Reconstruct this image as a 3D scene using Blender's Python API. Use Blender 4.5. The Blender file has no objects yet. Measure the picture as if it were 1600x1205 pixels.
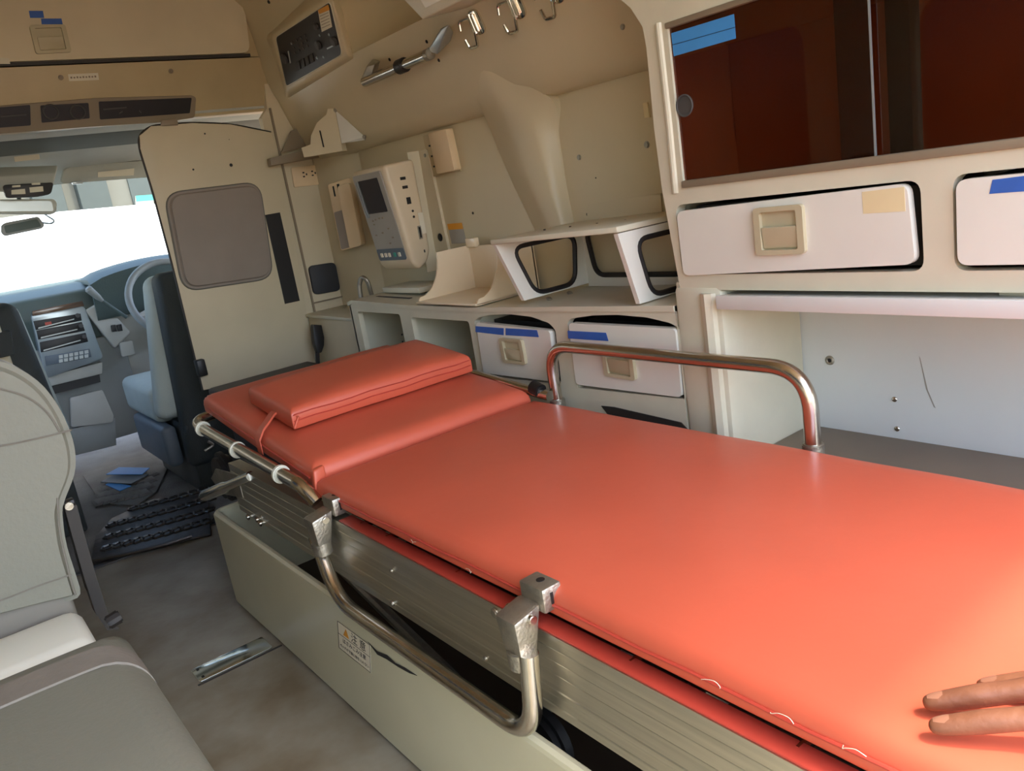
import bpy, bmesh, math, random
from mathutils import Vector, Matrix
random.seed(7)
SC = bpy.context.scene
COL = SC.collection
R = math.radians

# ------------------------------------------------------------ camera
FPX = 1255.0
YAW, PITCH, ROLL = R(35.8), R(14.1), R(9.25)
CAM = Vector((0, 0, 1.0))
s, c = math.sin, math.cos
FW = Vector((s(YAW)*c(PITCH), c(YAW)*c(PITCH), -s(PITCH)))
_r0 = Vector((c(YAW), -s(YAW), 0)); _d0 = FW.cross(_r0)
RT = _r0*c(ROLL) + _d0*s(ROLL)
DN = -_r0*s(ROLL) + _d0*c(ROLL)
cd = bpy.data.cameras.new('camera'); co = bpy.data.objects.new('camera', cd); COL.objects.link(co)
cd.sensor_fit = 'HORIZONTAL'; cd.sensor_width = 36; cd.lens = 36*FPX/1600
cd.clip_start = 0.02; cd.clip_end = 500
m = Matrix((RT, -DN, -FW)).transposed().to_4x4(); m.translation = CAM
co.matrix_world = m
SC.camera = co

# ------------------------------------------------------------ light
SC.view_settings.view_transform = 'Standard'; SC.view_settings.look = 'None'
SC.view_settings.gamma = 1; SC.view_settings.use_curve_mapping = False
SC.view_settings.exposure = 2.05
SUN_DIR = Vector((0.16, -0.60, 1.25)).normalized()
w = bpy.data.worlds.new('sky'); SC.world = w; w.use_nodes = True
wn = w.node_tree.nodes; wl = w.node_tree.links
sky = wn.new('ShaderNodeTexSky'); sky.sky_type = 'NISHITA'; sky.sun_disc = False
sky.sun_elevation = math.asin(SUN_DIR.z); sky.sun_rotation = math.atan2(SUN_DIR.x, SUN_DIR.y)
sky.dust_density = 3.0; sky.air_density = 1.0
wl.new(sky.outputs[0], wn['Background'].inputs[0]); wn['Background'].inputs[1].default_value = 0.34
sd = bpy.data.lights.new('sun', 'SUN'); so = bpy.data.objects.new('sun', sd); COL.objects.link(so)
sd.energy = 1.3; sd.angle = R(2.5); sd.color = (1.0, 0.93, 0.82)
so.rotation_euler = SUN_DIR.to_track_quat('Z', 'Y').to_euler(); so.location = SUN_DIR*20

# ------------------------------------------------------------ pixel helpers (1600 x 1205 frame)
def ray(x, y): return (x-800)/FPX*RT + (y-602.5)/FPX*DN + FW
def at(x, y, X=None, Y=None, Z=None):
    r = ray(x, y)
    t = (X-CAM.x)/r.x if X is not None else (Y-CAM.y)/r.y if Y is not None else (Z-CAM.z)/r.z
    return CAM + r*t
def atp(x, y, p0, n):
    r = ray(x, y); return CAM + r*((Vector(p0)-CAM).dot(n)/r.dot(n))
def ats(pts, **k): return [at(*p, **k) for p in pts]

# ------------------------------------------------------------ materials
MATS = {}
def lin(v):
    v /= 255.0
    return v/12.92 if v <= .04045 else ((v+.055)/1.055)**2.4
def rgb(r, g, b): return (lin(r), lin(g), lin(b), 1)
def mat(name, col, rough=.5, metal=0, var=.06, scale=8, bump=0, bscale=60, trans=0, spec=.5, coat=0, col2=None, stretch=None, emit=0):
    m = bpy.data.materials.new(name); m.use_nodes = True; MATS[name] = m
    nt = m.node_tree; b = nt.nodes['Principled BSDF']; L = nt.links
    C1 = rgb(*col); b.inputs['Roughness'].default_value = rough; b.inputs['Metallic'].default_value = metal
    b.inputs['Specular IOR Level'].default_value = spec; b.inputs['Coat Weight'].default_value = coat
    b.inputs['Coat Roughness'].default_value = .15
    if trans: b.inputs['Transmission Weight'].default_value = trans
    tc = nt.nodes.new('ShaderNodeTexCoord'); mp = nt.nodes.new('ShaderNodeMapping'); L.new(tc.outputs['Object'], mp.inputs[0])
    if stretch: mp.inputs['Scale'].default_value = stretch
    if var or col2:
        n = nt.nodes.new('ShaderNodeTexNoise'); n.inputs['Scale'].default_value = scale; n.inputs['Detail'].default_value = 6
        L.new(mp.outputs[0], n.inputs['Vector'])
        cr = nt.nodes.new('ShaderNodeValToRGB'); cr.color_ramp.elements[0].position = .3; cr.color_ramp.elements[1].position = .7
        if col2: a, z = C1, rgb(*col2)
        else: a = tuple(min(1, v*(1-var)) for v in C1[:3])+(1,); z = tuple(min(1, v*(1+var)) for v in C1[:3])+(1,)
        cr.color_ramp.elements[0].color = a; cr.color_ramp.elements[1].color = z
        L.new(n.outputs['Fac'], cr.inputs[0]); L.new(cr.outputs[0], b.inputs['Base Color'])
    else: b.inputs['Base Color'].default_value = C1
    if bump:
        n2 = nt.nodes.new('ShaderNodeTexNoise'); n2.inputs['Scale'].default_value = bscale; n2.inputs['Detail'].default_value = 4
        L.new(mp.outputs[0], n2.inputs['Vector'])
        bp = nt.nodes.new('ShaderNodeBump'); bp.inputs['Strength'].default_value = bump; bp.inputs['Distance'].default_value = .01
        L.new(n2.outputs['Fac'], bp.inputs['Height']); L.new(bp.outputs[0], b.inputs['Normal'])
    return m
def glassmat(name, tint, rough=.02, refl=1.0):
    m = bpy.data.materials.new(name); m.use_nodes = True; MATS[name] = m
    nt = m.node_tree; L = nt.links; nt.nodes.remove(nt.nodes['Principled BSDF'])
    t = nt.nodes.new('ShaderNodeBsdfTransparent'); t.inputs[0].default_value = (*tint, 1)
    g = nt.nodes.new('ShaderNodeBsdfGlossy'); g.inputs['Roughness'].default_value = rough; g.inputs[0].default_value = (refl, refl, refl, 1)
    f = nt.nodes.new('ShaderNodeFresnel'); f.inputs[0].default_value = 1.5
    ge = nt.nodes.new('ShaderNodeNewGeometry'); iv = nt.nodes.new('ShaderNodeMath'); iv.operation = 'SUBTRACT'; iv.inputs[0].default_value = 1; L.new(ge.outputs['Backfacing'], iv.inputs[1])
    mu = nt.nodes.new('ShaderNodeMath'); mu.operation = 'MULTIPLY'; L.new(f.outputs[0], mu.inputs[0]); L.new(iv.outputs[0], mu.inputs[1])
    mx = nt.nodes.new('ShaderNodeMixShader'); L.new(mu.outputs[0], mx.inputs[0]); L.new(t.outputs[0], mx.inputs[1]); L.new(g.outputs[0], mx.inputs[2])
    L.new(mx.outputs[0], nt.nodes['Material Output'].inputs[0]); return m
mat('cream', (208, 202, 178), .42, bump=.03, bscale=180)
mat('cream_dark', (184, 166, 128), .45, bump=.03, bscale=150)
mat('shell', (206, 192, 158), .45, bump=.04, bscale=120, var=.05, scale=3)
mat('white', (222, 219, 206), .35, var=.03)
mat('white_cool', (222, 224, 218), .4, var=.04, scale=4)
mat('offwhite_panel', (208, 195, 164), .5, var=.05, scale=5)
mat('red', (200, 92, 66), .42, var=.05, scale=5, bump=.12, bscale=9, coat=.12)
mat('red_dark', (150, 40, 28), .5)
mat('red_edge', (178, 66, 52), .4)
mat('alu', (206, 202, 186), .38, 1, var=.10, scale=6, stretch=(20, .6, 20), bump=.03, bscale=90)
mat('steel', (205, 200, 190), .2, 1, var=.08, scale=20)
mat('chrome', (225, 220, 210), .08, 1, var=0)
mat('castmetal', (170, 165, 152), .4, .9, var=.15, scale=40, bump=.2, bscale=200)
mat('plate_metal', (222, 230, 234), .12, 1, var=.08, scale=30)
mat('black', (24, 22, 22), .45, var=.1)
mat('gasket', (30, 27, 26), .6)
mat('dark', (46, 42, 38), .6)
mat('dark_grey', (70, 68, 66), .6, bump=.05)
mat('soft_black', (44, 46, 50), .6, bump=.1, bscale=300)
mat('grey_seat', (116, 116, 103), .5, var=.05, scale=4, bump=.10, bscale=120)
mat('grey_seat_dark', (112, 108, 98), .55, var=.06)
mat('seat_band', (128, 122, 112), .6, var=.1, scale=20, bump=.15, bscale=90)
mat('ivory', (214, 214, 198), .35, var=.03)
mat('box_cream', (200, 196, 166), .35, var=.05, scale=4)
mat('brown_top', (124, 110, 96), .45, col2=(138, 122, 104), scale=5)
mat('tray_brown', (70, 56, 44), .6)
mat('cushion_taupe', (142, 130, 118), .5, bump=.08, bscale=30)
mat('tape_blue', (66, 142, 208), .5, var=.04, scale=20)
mat('tape_deep', (52, 96, 176), .5, var=.06, scale=30)
mat('beige_handle', (186, 176, 144), .4)
mat('paper', (222, 214, 190), .6, var=.04)
mat('paper_yellow', (222, 205, 160), .6, var=.05)
mat('orange', (220, 150, 40), .5)
mat('ink', (32, 30, 30), .7)
mat('peach', (232, 212, 178), .3, var=.03, coat=.3)
mat('monitor_cream', (214, 196, 164), .45)
mat('monitor_grey', (160, 154, 142), .5)
mat('bluegrey', (92, 102, 110), .5)
mat('screen', (34, 34, 38), .12)
mat('handset', (222, 196, 156), .45)
mat('rubber', (38, 36, 36), .55, bump=.1)
mat('floor_vinyl', (156, 152, 136), .34, col2=(116, 102, 78), scale=7, bump=.08, bscale=30)
mat('carpet', (112, 110, 104), .8, col2=(84, 80, 74), scale=7, bump=.4, bscale=200)
mat('mat_black', (40, 36, 32), .3, bump=.2, bscale=40)
mat('mat_sheet', (44, 38, 32), .55, bump=.3, bscale=30)
mat('dash_dark', (78, 90, 86), .5, bump=.1, bscale=200)
mat('dash_grey', (140, 142, 138), .5)
mat('dash_light', (176, 174, 164), .5)
mat('silver', (170, 178, 180), .3, .6)
mat('wood', (120, 90, 66), .2, col2=(70, 50, 38), scale=10, stretch=(1, 8, 8), coat=.6)
mat('driver_light', (172, 180, 172), .7, bump=.2, bscale=200)
mat('driver_dark', (48, 54, 54), .7, bump=.2, bscale=200)
mat('headliner', (176, 178, 168), .8, bump=.1, bscale=200)
mat('headliner_dark', (88, 92, 84), .7)
mat('vent_frame', (136, 122, 100), .5)
mat('skin', (136, 88, 62), .5, col2=(108, 66, 46), scale=14, bump=.18, bscale=60)
mat('nail', (150, 104, 82), .3)
mat('sleeve', (62, 64, 72), .8)
mat('dirt', (150, 130, 104), .9, col2=(128, 110, 86), scale=.6, bump=.3, bscale=3)
mat('car_white', (236, 236, 232), .2, var=0, coat=.5)
mat('facade', (104, 100, 90), .8, col2=(92, 88, 78), scale=1)
mat('facade_grey', (62, 66, 62), .7)
mat('teal', (60, 150, 130), .5)
mat('tyre', (30, 30, 30), .8)
mat('stain', (120, 96, 66), .6)
glassmat('tint_glass', (.56, .33, .23), .03, .9)
glassmat('privacy_glass', (.12, .12, .12), .02, .9)
glassmat('clear_glass', (.93, .97, .95), .01)

# ------------------------------------------------------------ object helpers
WL = {}
def link(name, me, parent=None, loc=None):
    o = bpy.data.objects.new(name, me); COL.objects.link(o)
    L = loc if loc is not None else Vector((0, 0, 0))
    WL[o] = L.copy()
    if parent is not None: o.parent = parent; o.location = L - WL[parent]
    else: o.location = L
    return o
def tag(o, label=None, cat=None, group=None, kind=None):
    if label: o['label'] = label
    if cat: o['category'] = cat
    if group: o['group'] = group
    if kind: o['kind'] = kind
    return o
def thing(name, label, cat, loc, group=None):
    o = link(name, None, None, Vector(loc)); o.empty_display_size = .05
    return tag(o, label, cat, group)
def obj(name, bm, mt, parent=None, smooth=True, angle=35):
    bmesh.ops.recalc_face_normals(bm, faces=bm.faces)
    vs = [v.co for v in bm.verts]
    lo = Vector((min(v.x for v in vs), min(v.y for v in vs), min(v.z for v in vs)))
    hi = Vector((max(v.x for v in vs), max(v.y for v in vs), max(v.z for v in vs)))
    cc = (lo+hi)/2
    if parent is None: cc.z = lo.z
    bmesh.ops.translate(bm, verts=bm.verts, vec=-cc)
    me = bpy.data.meshes.new(name); bm.to_mesh(me); bm.free()
    if smooth:
        me.shade_smooth()
        me.set_sharp_from_angle(angle=R(angle))
    me.materials.append(MATS[mt])
    return link(name, me, parent, cc)
def struct(name, bm, mt, label=None, parent=None):
    o = obj(name, bm, mt, parent)
    if parent is None: tag(o, label, None, None, 'structure')
    return o
def copy_thing(o, delta, label=None, parent=None):
    n = o.copy(); COL.objects.link(n); WL[n] = WL[o]+Vector(delta)
    if parent is None: n.location = WL[n]
    else: n.parent = parent; n.location = WL[n]-WL[parent]
    if label: n['label'] = label
    for ch in list(o.children): copy_thing(ch, delta, None, n)
    return n

# ------------------------------------------------------------ mesh helpers (world coordinates)
def NB(): return bmesh.new()
def merge(*bms):
    out = bms[0]
    for b in bms[1:]:
        me = bpy.data.meshes.new('t'); b.to_mesh(me); out.from_mesh(me); b.free(); bpy.data.meshes.remove(me)
    return out
def hexa(bot, top, bev=0, seg=3):
    bm = NB(); vb = [bm.verts.new(p) for p in bot]; vt = [bm.verts.new(p) for p in top]; n = len(vb)
    bm.faces.new(vb[::-1]); bm.faces.new(vt)
    for i in range(n): bm.faces.new((vb[i], vb[(i+1) % n], vt[(i+1) % n], vt[i]))
    bmesh.ops.recalc_face_normals(bm, faces=bm.faces)
    if bev: bmesh.ops.bevel(bm, geom=list(bm.edges), offset=bev, segments=seg, profile=.5, affect='EDGES', clamp_overlap=True)
    return bm
def rbox(x0, x1, y0, y1, z0, z1, bev=.004, seg=2):
    return hexa([(x0, y0, z0), (x1, y0, z0), (x1, y1, z0), (x0, y1, z0)], [(x0, y0, z1), (x1, y0, z1), (x1, y1, z1), (x0, y1, z1)], bev, seg)
def slab(pts, vec, bev=0, seg=2):
    vec = Vector(vec); return hexa([Vector(p) for p in pts], [Vector(p)+vec for p in pts], bev, seg)
def rnd(pts, r, seg=5):
    pts = [Vector(p) for p in pts]; n = len(pts); out = []
    rr = r if isinstance(r, (list, tuple)) else [r]*n
    for i in range(n):
        p = pts[i]; a = pts[i-1]-p; b = pts[(i+1) % n]-p; q = min(rr[i], a.length*.45, b.length*.45)
        if q <= 0: out.append(p); continue
        A = p+a.normalized()*q; B = p+b.normalized()*q
        for k in range(seg+1):
            t = k/seg; out.append(A*(1-t)**2+p*2*t*(1-t)+B*t*t)
    return out
def plate(outer, holes, vec):
    bm = NB(); ed = []
    for lp in [outer]+holes:
        vs = [bm.verts.new(p) for p in lp]
        for i in range(len(vs)): ed.append(bm.edges.new((vs[i], vs[(i+1) % len(vs)])))
    bmesh.ops.triangle_fill(bm, use_beauty=True, use_dissolve=False, edges=ed)
    r = bmesh.ops.extrude_face_region(bm, geom=list(bm.faces))
    bmesh.ops.translate(bm, verts=[g for g in r['geom'] if isinstance(g, bmesh.types.BMVert)], vec=Vector(vec))
    return bm
def tube(path, r, seg=12, closed=False):
    P = [Vector(p) for p in path]; n = len(P); bm = NB(); rings = []
    rr = r if isinstance(r, (list, tuple)) else [r]*n
    T = []
    for i in range(n):
        a = P[i-1] if (i or closed) else P[i]; b = P[(i+1) % n] if (i < n-1 or closed) else P[i]
        T.append((b-a).normalized())
    N = T[0].orthogonal().normalized()
    for i in range(n):
        N = (N - T[i]*N.dot(T[i])).normalized(); B = T[i].cross(N)
        rings.append([bm.verts.new(P[i]+(N*math.cos(2*math.pi*k/seg)+B*math.sin(2*math.pi*k/seg))*rr[i]) for k in range(seg)])
    for i in range(n if closed else n-1):
        a, b = rings[i], rings[(i+1) % n]
        for k in range(seg): bm.faces.new((a[k], a[(k+1) % seg], b[(k+1) % seg], b[k]))
    if not closed: bm.faces.new(rings[0][::-1]); bm.faces.new(rings[-1])
    return bm
def bend(pts, r, seg=7):
    pts = [Vector(p) for p in pts]; out = [pts[0]]
    for i in range(1, len(pts)-1):
        p = pts[i]; a = pts[i-1]-p; b = pts[i+1]-p; q = min(r, a.length*.49, b.length*.49)
        A = p+a.normalized()*q; B = p+b.normalized()*q
        for k in range(seg+1):
            t = k/seg; out.append(A*(1-t)**2+p*2*t*(1-t)+B*t*t)
    return out+[pts[-1]]
def cyl(p0, p1, r, seg=16, bev=0):
    bm = tube([p0, p1], r, seg)
    if bev:
        es = [e for e in bm.edges if any(len(f.verts) > 4 for f in e.link_faces)]
        bmesh.ops.bevel(bm, geom=es, offset=bev, segments=2, affect='EDGES')
    return bm
def torus_ring(cn, ax, R0, r, seg=40, s2=10):
    ax = Vector(ax).normalized(); u = ax.orthogonal().normalized(); v = ax.cross(u); cn = Vector(cn)
    return tube([cn+(u*math.cos(t)+v*math.sin(t))*R0 for t in [2*math.pi*k/seg for k in range(seg)]], r, s2, True)
def ball(cn, r, sx=1, sy=1, sz=1, u=14, v=9):
    bm = NB(); bmesh.ops.create_uvsphere(bm, u_segments=u, v_segments=v, radius=r)
    bmesh.ops.scale(bm, verts=bm.verts, vec=(sx, sy, sz)); bmesh.ops.translate(bm, verts=bm.verts, vec=Vector(cn)); return bm
def loft(lines, vec=None):
    bm = NB(); g = [[bm.verts.new(p) for p in l] for l in lines]
    for i in range(len(g)-1):
        for k in range(len(g[0])-1): bm.faces.new((g[i][k], g[i+1][k], g[i+1][k+1], g[i][k+1]))
    if vec is not None:
        bmesh.ops.recalc_face_normals(bm, faces=bm.faces)
        r = bmesh.ops.extrude_face_region(bm, geom=list(bm.faces))
        bmesh.ops.translate(bm, verts=[q for q in r['geom'] if isinstance(q, bmesh.types.BMVert)], vec=Vector(vec))
    return bm
def extr(prof, axis, a, b, bev=0, seg=2):
    """profile of 2-tuples: axis 'X' -> (y,z), 'Y' -> (x,z)"""
    f = (lambda p, t: (t, p[0], p[1])) if axis == 'X' else (lambda p, t: (p[0], t, p[1])) if axis == 'Y' else (lambda p, t: (p[0], p[1], t))
    return hexa([f(p, a) for p in prof], [f(p, b) for p in prof], bev, seg)
class Q:
    """local frame on a quad: u right, v down (0..1), w metres towards the viewer side"""
    def __init__(self, TL, TR, BL, toward=None):
        self.o = Vector(TL); self.a = Vector(TR)-self.o; self.b = Vector(BL)-self.o
        self.n = self.a.cross(self.b).normalized()
        t = CAM if toward is None else Vector(toward)
        if self.n.dot(t-self.o) < 0: self.n = -self.n
    def p(self, u, v, w=0): return self.o+self.a*u+self.b*v+self.n*w
    def rect(self, u0, v0, u1, v1, w=0): return [self.p(u0, v0, w), self.p(u1, v0, w), self.p(u1, v1, w), self.p(u0, v1, w)]
    def slab(self, u0, v0, u1, v1, w0, w1, r=0, bev=0):
        pts = self.rect(u0, v0, u1, v1, w0)
        return slab(rnd(pts, r) if r else pts, self.n*(w1-w0), bev)
def handle(q, parent, mt='beige_handle'):
    """recessed paddle handle: frame, pocket floor and pull flap in one mesh"""
    out = rnd(q.rect(0, 0, 1, 1, 0), .008); inn = rnd(q.rect(.13, .1, .87, .9, 0), .004)
    b = plate(out, [inn], q.n*.009)
    fl = hexa(q.rect(.14, .42, .86, .89, .001), [q.p(.14, .42, .008), q.p(.86, .42, .008), q.p(.86, .86, .004), q.p(.14, .86, .004)], .001, 1)
    pk = q.slab(.1, .06, .9, .94, .0003, .0009)
    return obj('handle', merge(b, fl, pk), mt, parent)
def text_bm(strs, q):
    """strs: list of (text,u,v,height_v) laid on quad frame q"""
    bm = NB(); H = q.b.length; W = q.a.length
    ux = q.a.normalized(); uy = -(q.b.normalized())
    for t, u, v, h in strs:
        cu = bpy.data.curves.new('t', 'FONT'); cu.body = t; cu.size = h*H*1.3; cu.extrude = 0.00015
        cu.resolution_u = 2
        o = bpy.data.objects.new('t', cu); COL.objects.link(o)
        dg = bpy.context.evaluated_depsgraph_get(); me = bpy.data.meshes.new_from_object(o.evaluated_get(dg))
        org = q.p(u, v, .0006)
        M = Matrix((ux, uy, q.n)).transposed().to_4x4(); M.translation = org
        me.transform(M); bm.from_mesh(me)
        bpy.data.objects.remove(o); bpy.data.curves.remove(cu); bpy.data.meshes.remove(me)
    return bm
def screw(p, n, r, parent, mt='castmetal', name='screw'):
    n = Vector(n).normalized(); p = Vector(p)
    b = cyl(p-n*.002, p+n*r*.5, r, 12, r*.25)
    return obj(name, b, mt, parent)

# ============================================================ THE SHELL OF THE VEHICLE
XW = 1.45       # inner face of right side panel
XF = 1.20       # front plane of the right-hand cabinets
YB = 3.0        # bulkhead plane
floor = struct('floor', rbox(-.34, 1.5, -.3, 2.83, -.05, 0, .002), 'floor_vinyl', 'dusty grey vinyl floor of the patient compartment')
floor2 = struct('floor', rbox(-.4, 1.55, 2.832, 4.95, -.07, -.012, .002), 'carpet', 'grey carpeted cab floor beyond the step')
o = struct('trim_1', rbox(.30, .505, 1.822, 1.828, 0, .0015, 0), 'dark', 'thin dark floor seam running beside the metal plate')
# right wall
wr = struct('wall_right', rbox(XW, 1.5, -.3, 2.68, 0, 1.24, .002), 'white_cool', 'pale moulded right side wall above the cabinets')
prof = [(1.455, 1.185), (1.40, 1.195), (1.375, 1.235), (1.36, 1.28), (1.335, 1.35), (1.31, 1.425), (1.28, 1.51), (1.262, 1.60), (1.255, 1.68), (1.24, 1.75), (1.19, 1.79), (1.0, 1.805)]
prof = prof[:6]
def cove(y):   # the ceiling cove recess stops short of the control console
    k = 1.0 if 1.05 < y < 2.27 else 0.0
    return [(1.297, 1.452), (1.29+.05*k, 1.475), (1.27+.085*k, 1.54), (1.257+.075*k, 1.64), (1.24+.04*k, 1.74), (1.19, 1.79), (1.0, 1.805)]
ys = [-.3, .3, .9, 1.04, 1.10, 1.5, 1.9, 2.2, 2.26, 2.36, 2.5, 2.75, 3.0]
mo_ = loft([[(x, y, z) for x, z in prof+cove(y)] for y in ys], (.06, 0, .04))
obj('upper_moulding', mo_, 'shell', wr, angle=50)
struct('window_panel', rbox(1.435, 1.452, .9, 2.69, .66, 1.21, .001), 'shell', parent=wr)
# pillar: four lines lofted
MN = Vector((-.32, 0, -.11)).normalized(); MP0 = Vector((1.36, 0, 1.28))
def MO(x, y, off=0): return atp(x, y, MP0+MN*off, MN)
PR = [[MO(738, 116, -.004), MO(750, 104, -.002), MO(762, 104, -.002), MO(790, 118, -.004)],
      [MO(742, 140, -.002), MO(764, 126, .006), MO(794, 140, .006), MO(832, 138, -.004)],
      [MO(750, 165, -.002), MO(779, 156, .014), MO(823, 170, .012), at(866, 160, X=1.415)],
      [at(763, 195, X=1.428), at(796, 198, X=1.385), at(836, 206, X=1.387), at(872, 206, X=1.432)],
      [at(781, 240, X=1.432), at(812, 242, X=1.388), at(848, 246, X=1.39), at(879, 248, X=1.434)],
      [at(805, 295, X=1.434), at(832, 298, X=1.39), at(862, 300, X=1.392), at(888, 300, X=1.436)],
      [at(842, 372, X=1.436), at(866, 372, X=1.392), at(884, 372, X=1.394), at(904, 372, X=1.438)]]
def catmull(pts, n=4):
    o_ = []
    for k in range(len(pts)-1):
        a, b_, c_, d = pts[max(k-1, 0)], pts[k], pts[k+1], pts[min(k+2, len(pts)-1)]
        for q in range(n):
            t = q/n; o_.append(.5*((2*b_)+(c_-a)*t+(2*a-5*b_+4*c_-d)*t*t+(3*b_-a-3*c_+d)*t**3))
    return o_+[pts[-1]]
cols = [catmull([r_[k] for r_ in PR]) for k in range(4)]
rows = [[col[k] for col in cols] for k in range(len(cols[0]))]
def soften(r_):     # rounded shoulders between the four lines
    out = [r_[0]]
    for a, b_ in zip(r_, r_[1:]): out += [a.lerp(b_, .12), a.lerp(b_, .5), a.lerp(b_, .88)]
    return out+[r_[-1]]
b = loft([soften(r_) for r_ in rows], (.05, 0, 0))
o = obj('pillar', b, 'shell', wr, angle=55)
for p, X, r in [((905, 246), 1.435, .007), ((1011, 226), 1.435, .008), ((739, 333), 1.435, .004), ((931, 278), 1.435, .002), ((973, 42), 1.33, .006), ((918, 335), 1.435, .004), ((972, 328), 1.435, .004), ((1031, 320), 1.435, .004)]:
    screw(at(*p, X=X), (-1, 0, 0), r, wr, 'dark' if r < .006 else 'castmetal')
obj('joint_strip', slab(ats([(918, 320), (1034, 302), (1036, 332), (920, 347)], X=1.434), (-.004, 0, 0)), 'shell', wr)
obj('latch_plate', slab(ats([(1006, 161), (1013, 160), (1017, 183), (1009, 184)], X=1.433), (-.004, 0, 0)), 'paper_yellow', wr)
# left wall with open sliding-door aperture, and cab sides
def yz(pts, X): return [(X, y, z) for y, z in pts]
wlft = struct('wall_left', plate(yz([(-.3, 0), (3.0, 0), (3.0, 1.8), (-.3, 1.8)], -.34), [rnd(yz([(1.62, .02), (2.72, .02), (2.72, 1.5), (1.62, 1.5)], -.34), .08), rnd(yz([(.1, .85), (1.35, .85), (1.35, 1.35), (.1, 1.35)], -.34), .08)], (-.05, 0, 0)), 'shell', 'cream left side wall with an open sliding door gap')
sdoor = struct('door_1', plate(yz([(1.60, 0), (2.74, 0), (2.74, 1.52), (1.60, 1.52)], -.345), [rnd(yz([(1.74, .82), (2.62, .82), (2.62, 1.38), (1.74, 1.38)], -.345), .08)], (-.03, 0, 0)), 'shell', 'cream sliding side door with a dark privacy window')
struct('door_window', rbox(-.372, -.368, 1.72, 2.64, .80, 1.40, 0), 'privacy_glass', parent=sdoor)
struct('window_2', rbox(-.375, -.37, .06, 1.39, .82, 1.38, 0), 'privacy_glass', 'dark privacy glass in the left side wall')
struct('wall_left', plate(yz([(3.0, -.07), (4.5, -.07), (4.9, .86), (4.15, 1.40), (3.0, 1.45)], -.42), [rnd(yz([(3.12, .84), (4.6, .84), (4.05, 1.3), (3.12, 1.34)], -.42), .05)], (-.05, 0, 0)), 'dash_grey', 'grey cab side with the passenger window')
struct('wall_right', plate(yz([(3.04, -.07), (4.5, -.07), (4.9, .86), (4.15, 1.40), (3.04, 1.45)], 1.55), [rnd(yz([(3.15, .84), (4.6, .84), (4.05, 1.3), (3.15, 1.34)], 1.55), .05)], (.05, 0, 0)), 'dash_grey', 'grey cab side with the driver window')
struct('ceiling', rbox(-.4, 1.06, -.3, 3.4, 1.80, 1.86, .002), 'shell', 'cream moulded ceiling of the patient compartment')
# bulkhead (right of the swing panel) with curved corner
bh = struct('wall_front', plate([(1.235, YB+.004, 0), (1.40, YB+.004, 0), (1.40, YB+.004, 1.62), (1.29, YB+.004, 1.62), (1.264, YB+.004, 1.40), (1.235, YB+.004, 1.37)], [], (0, .03, 0)), 'offwhite_panel', 'cream front bulkhead between side wall and partition panel')
cor = [(1.40, 3.0), (1.408, 2.93), (1.42, 2.84), (1.438, 2.74), (1.452, 2.66), (1.5, 2.66), (1.5, 3.03), (1.40, 3.03)]
struct('corner_panel', extr(cor, 'Z', 0, 1.26), 'offwhite_panel', parent=bh)
struct('seam_trim', slab([(1.268, 2.999, .45), (1.276, 2.999, .45), (1.276, 2.999, 1.40), (1.268, 2.999, 1.40)], (0, -.004, 0)), 'vent_frame', parent=bh)
pts = ats([(487, 466), (640, 443)], Y=2.995)
struct('seam_trim', slab([(1.27, 2.997, .665), (1.40, 2.997, .665), (1.40, 2.997, .659), (1.27, 2.997, .659)], (0, -.003, 0)), 'vent_frame', parent=bh)
# cab roof, header, windscreen
struct('ceiling', extr([(3.03, 1.405), (3.30, 1.40), (3.32, 1.45), (3.03, 1.45)], 'X', -.4, 1.55, .004), 'headliner', 'pale roof trim strip just ahead of the bulkhead')
hl = struct('ceiling', extr([(3.30, 1.425), (3.68, 1.40), (4.14, 1.30), (4.16, 1.34), (3.7, 1.46), (3.3, 1.48)], 'X', -.4, 1.55, .004), 'headliner', 'grey cab headliner above the windscreen')
struct('roof_beam', extr([(3.32, 1.402), (3.62, 1.385), (3.64, 1.42), (3.32, 1.44)], 'X', -.4, 1.53, .006), 'headliner_dark', parent=hl)
qh = Q(at(21, 246, Y=3.60), at(60, 242, Y=3.60), at(22, 254, Y=3.60))
obj('label_strip', qh.slab(0, 0, 1, 1, .02, .021), 'paper', hl)
struct('window_1', hexa([(-.4, 4.14, 1.31), (1.53, 4.14, 1.31), (1.53, 4.145, 1.315), (-.4, 4.145, 1.315)], [(-.4, 4.9, .86), (1.53, 4.9, .86), (1.53, 4.905, .865), (-.4, 4.905, .865)]), 'clear_glass', 'sloping clear windscreen in front of the cab')
struct('ground', rbox(-60, 60, -60, 90, -.8, -.62, 0), 'dirt', 'sunlit tan dirt ground outside the vehicle')

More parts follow.
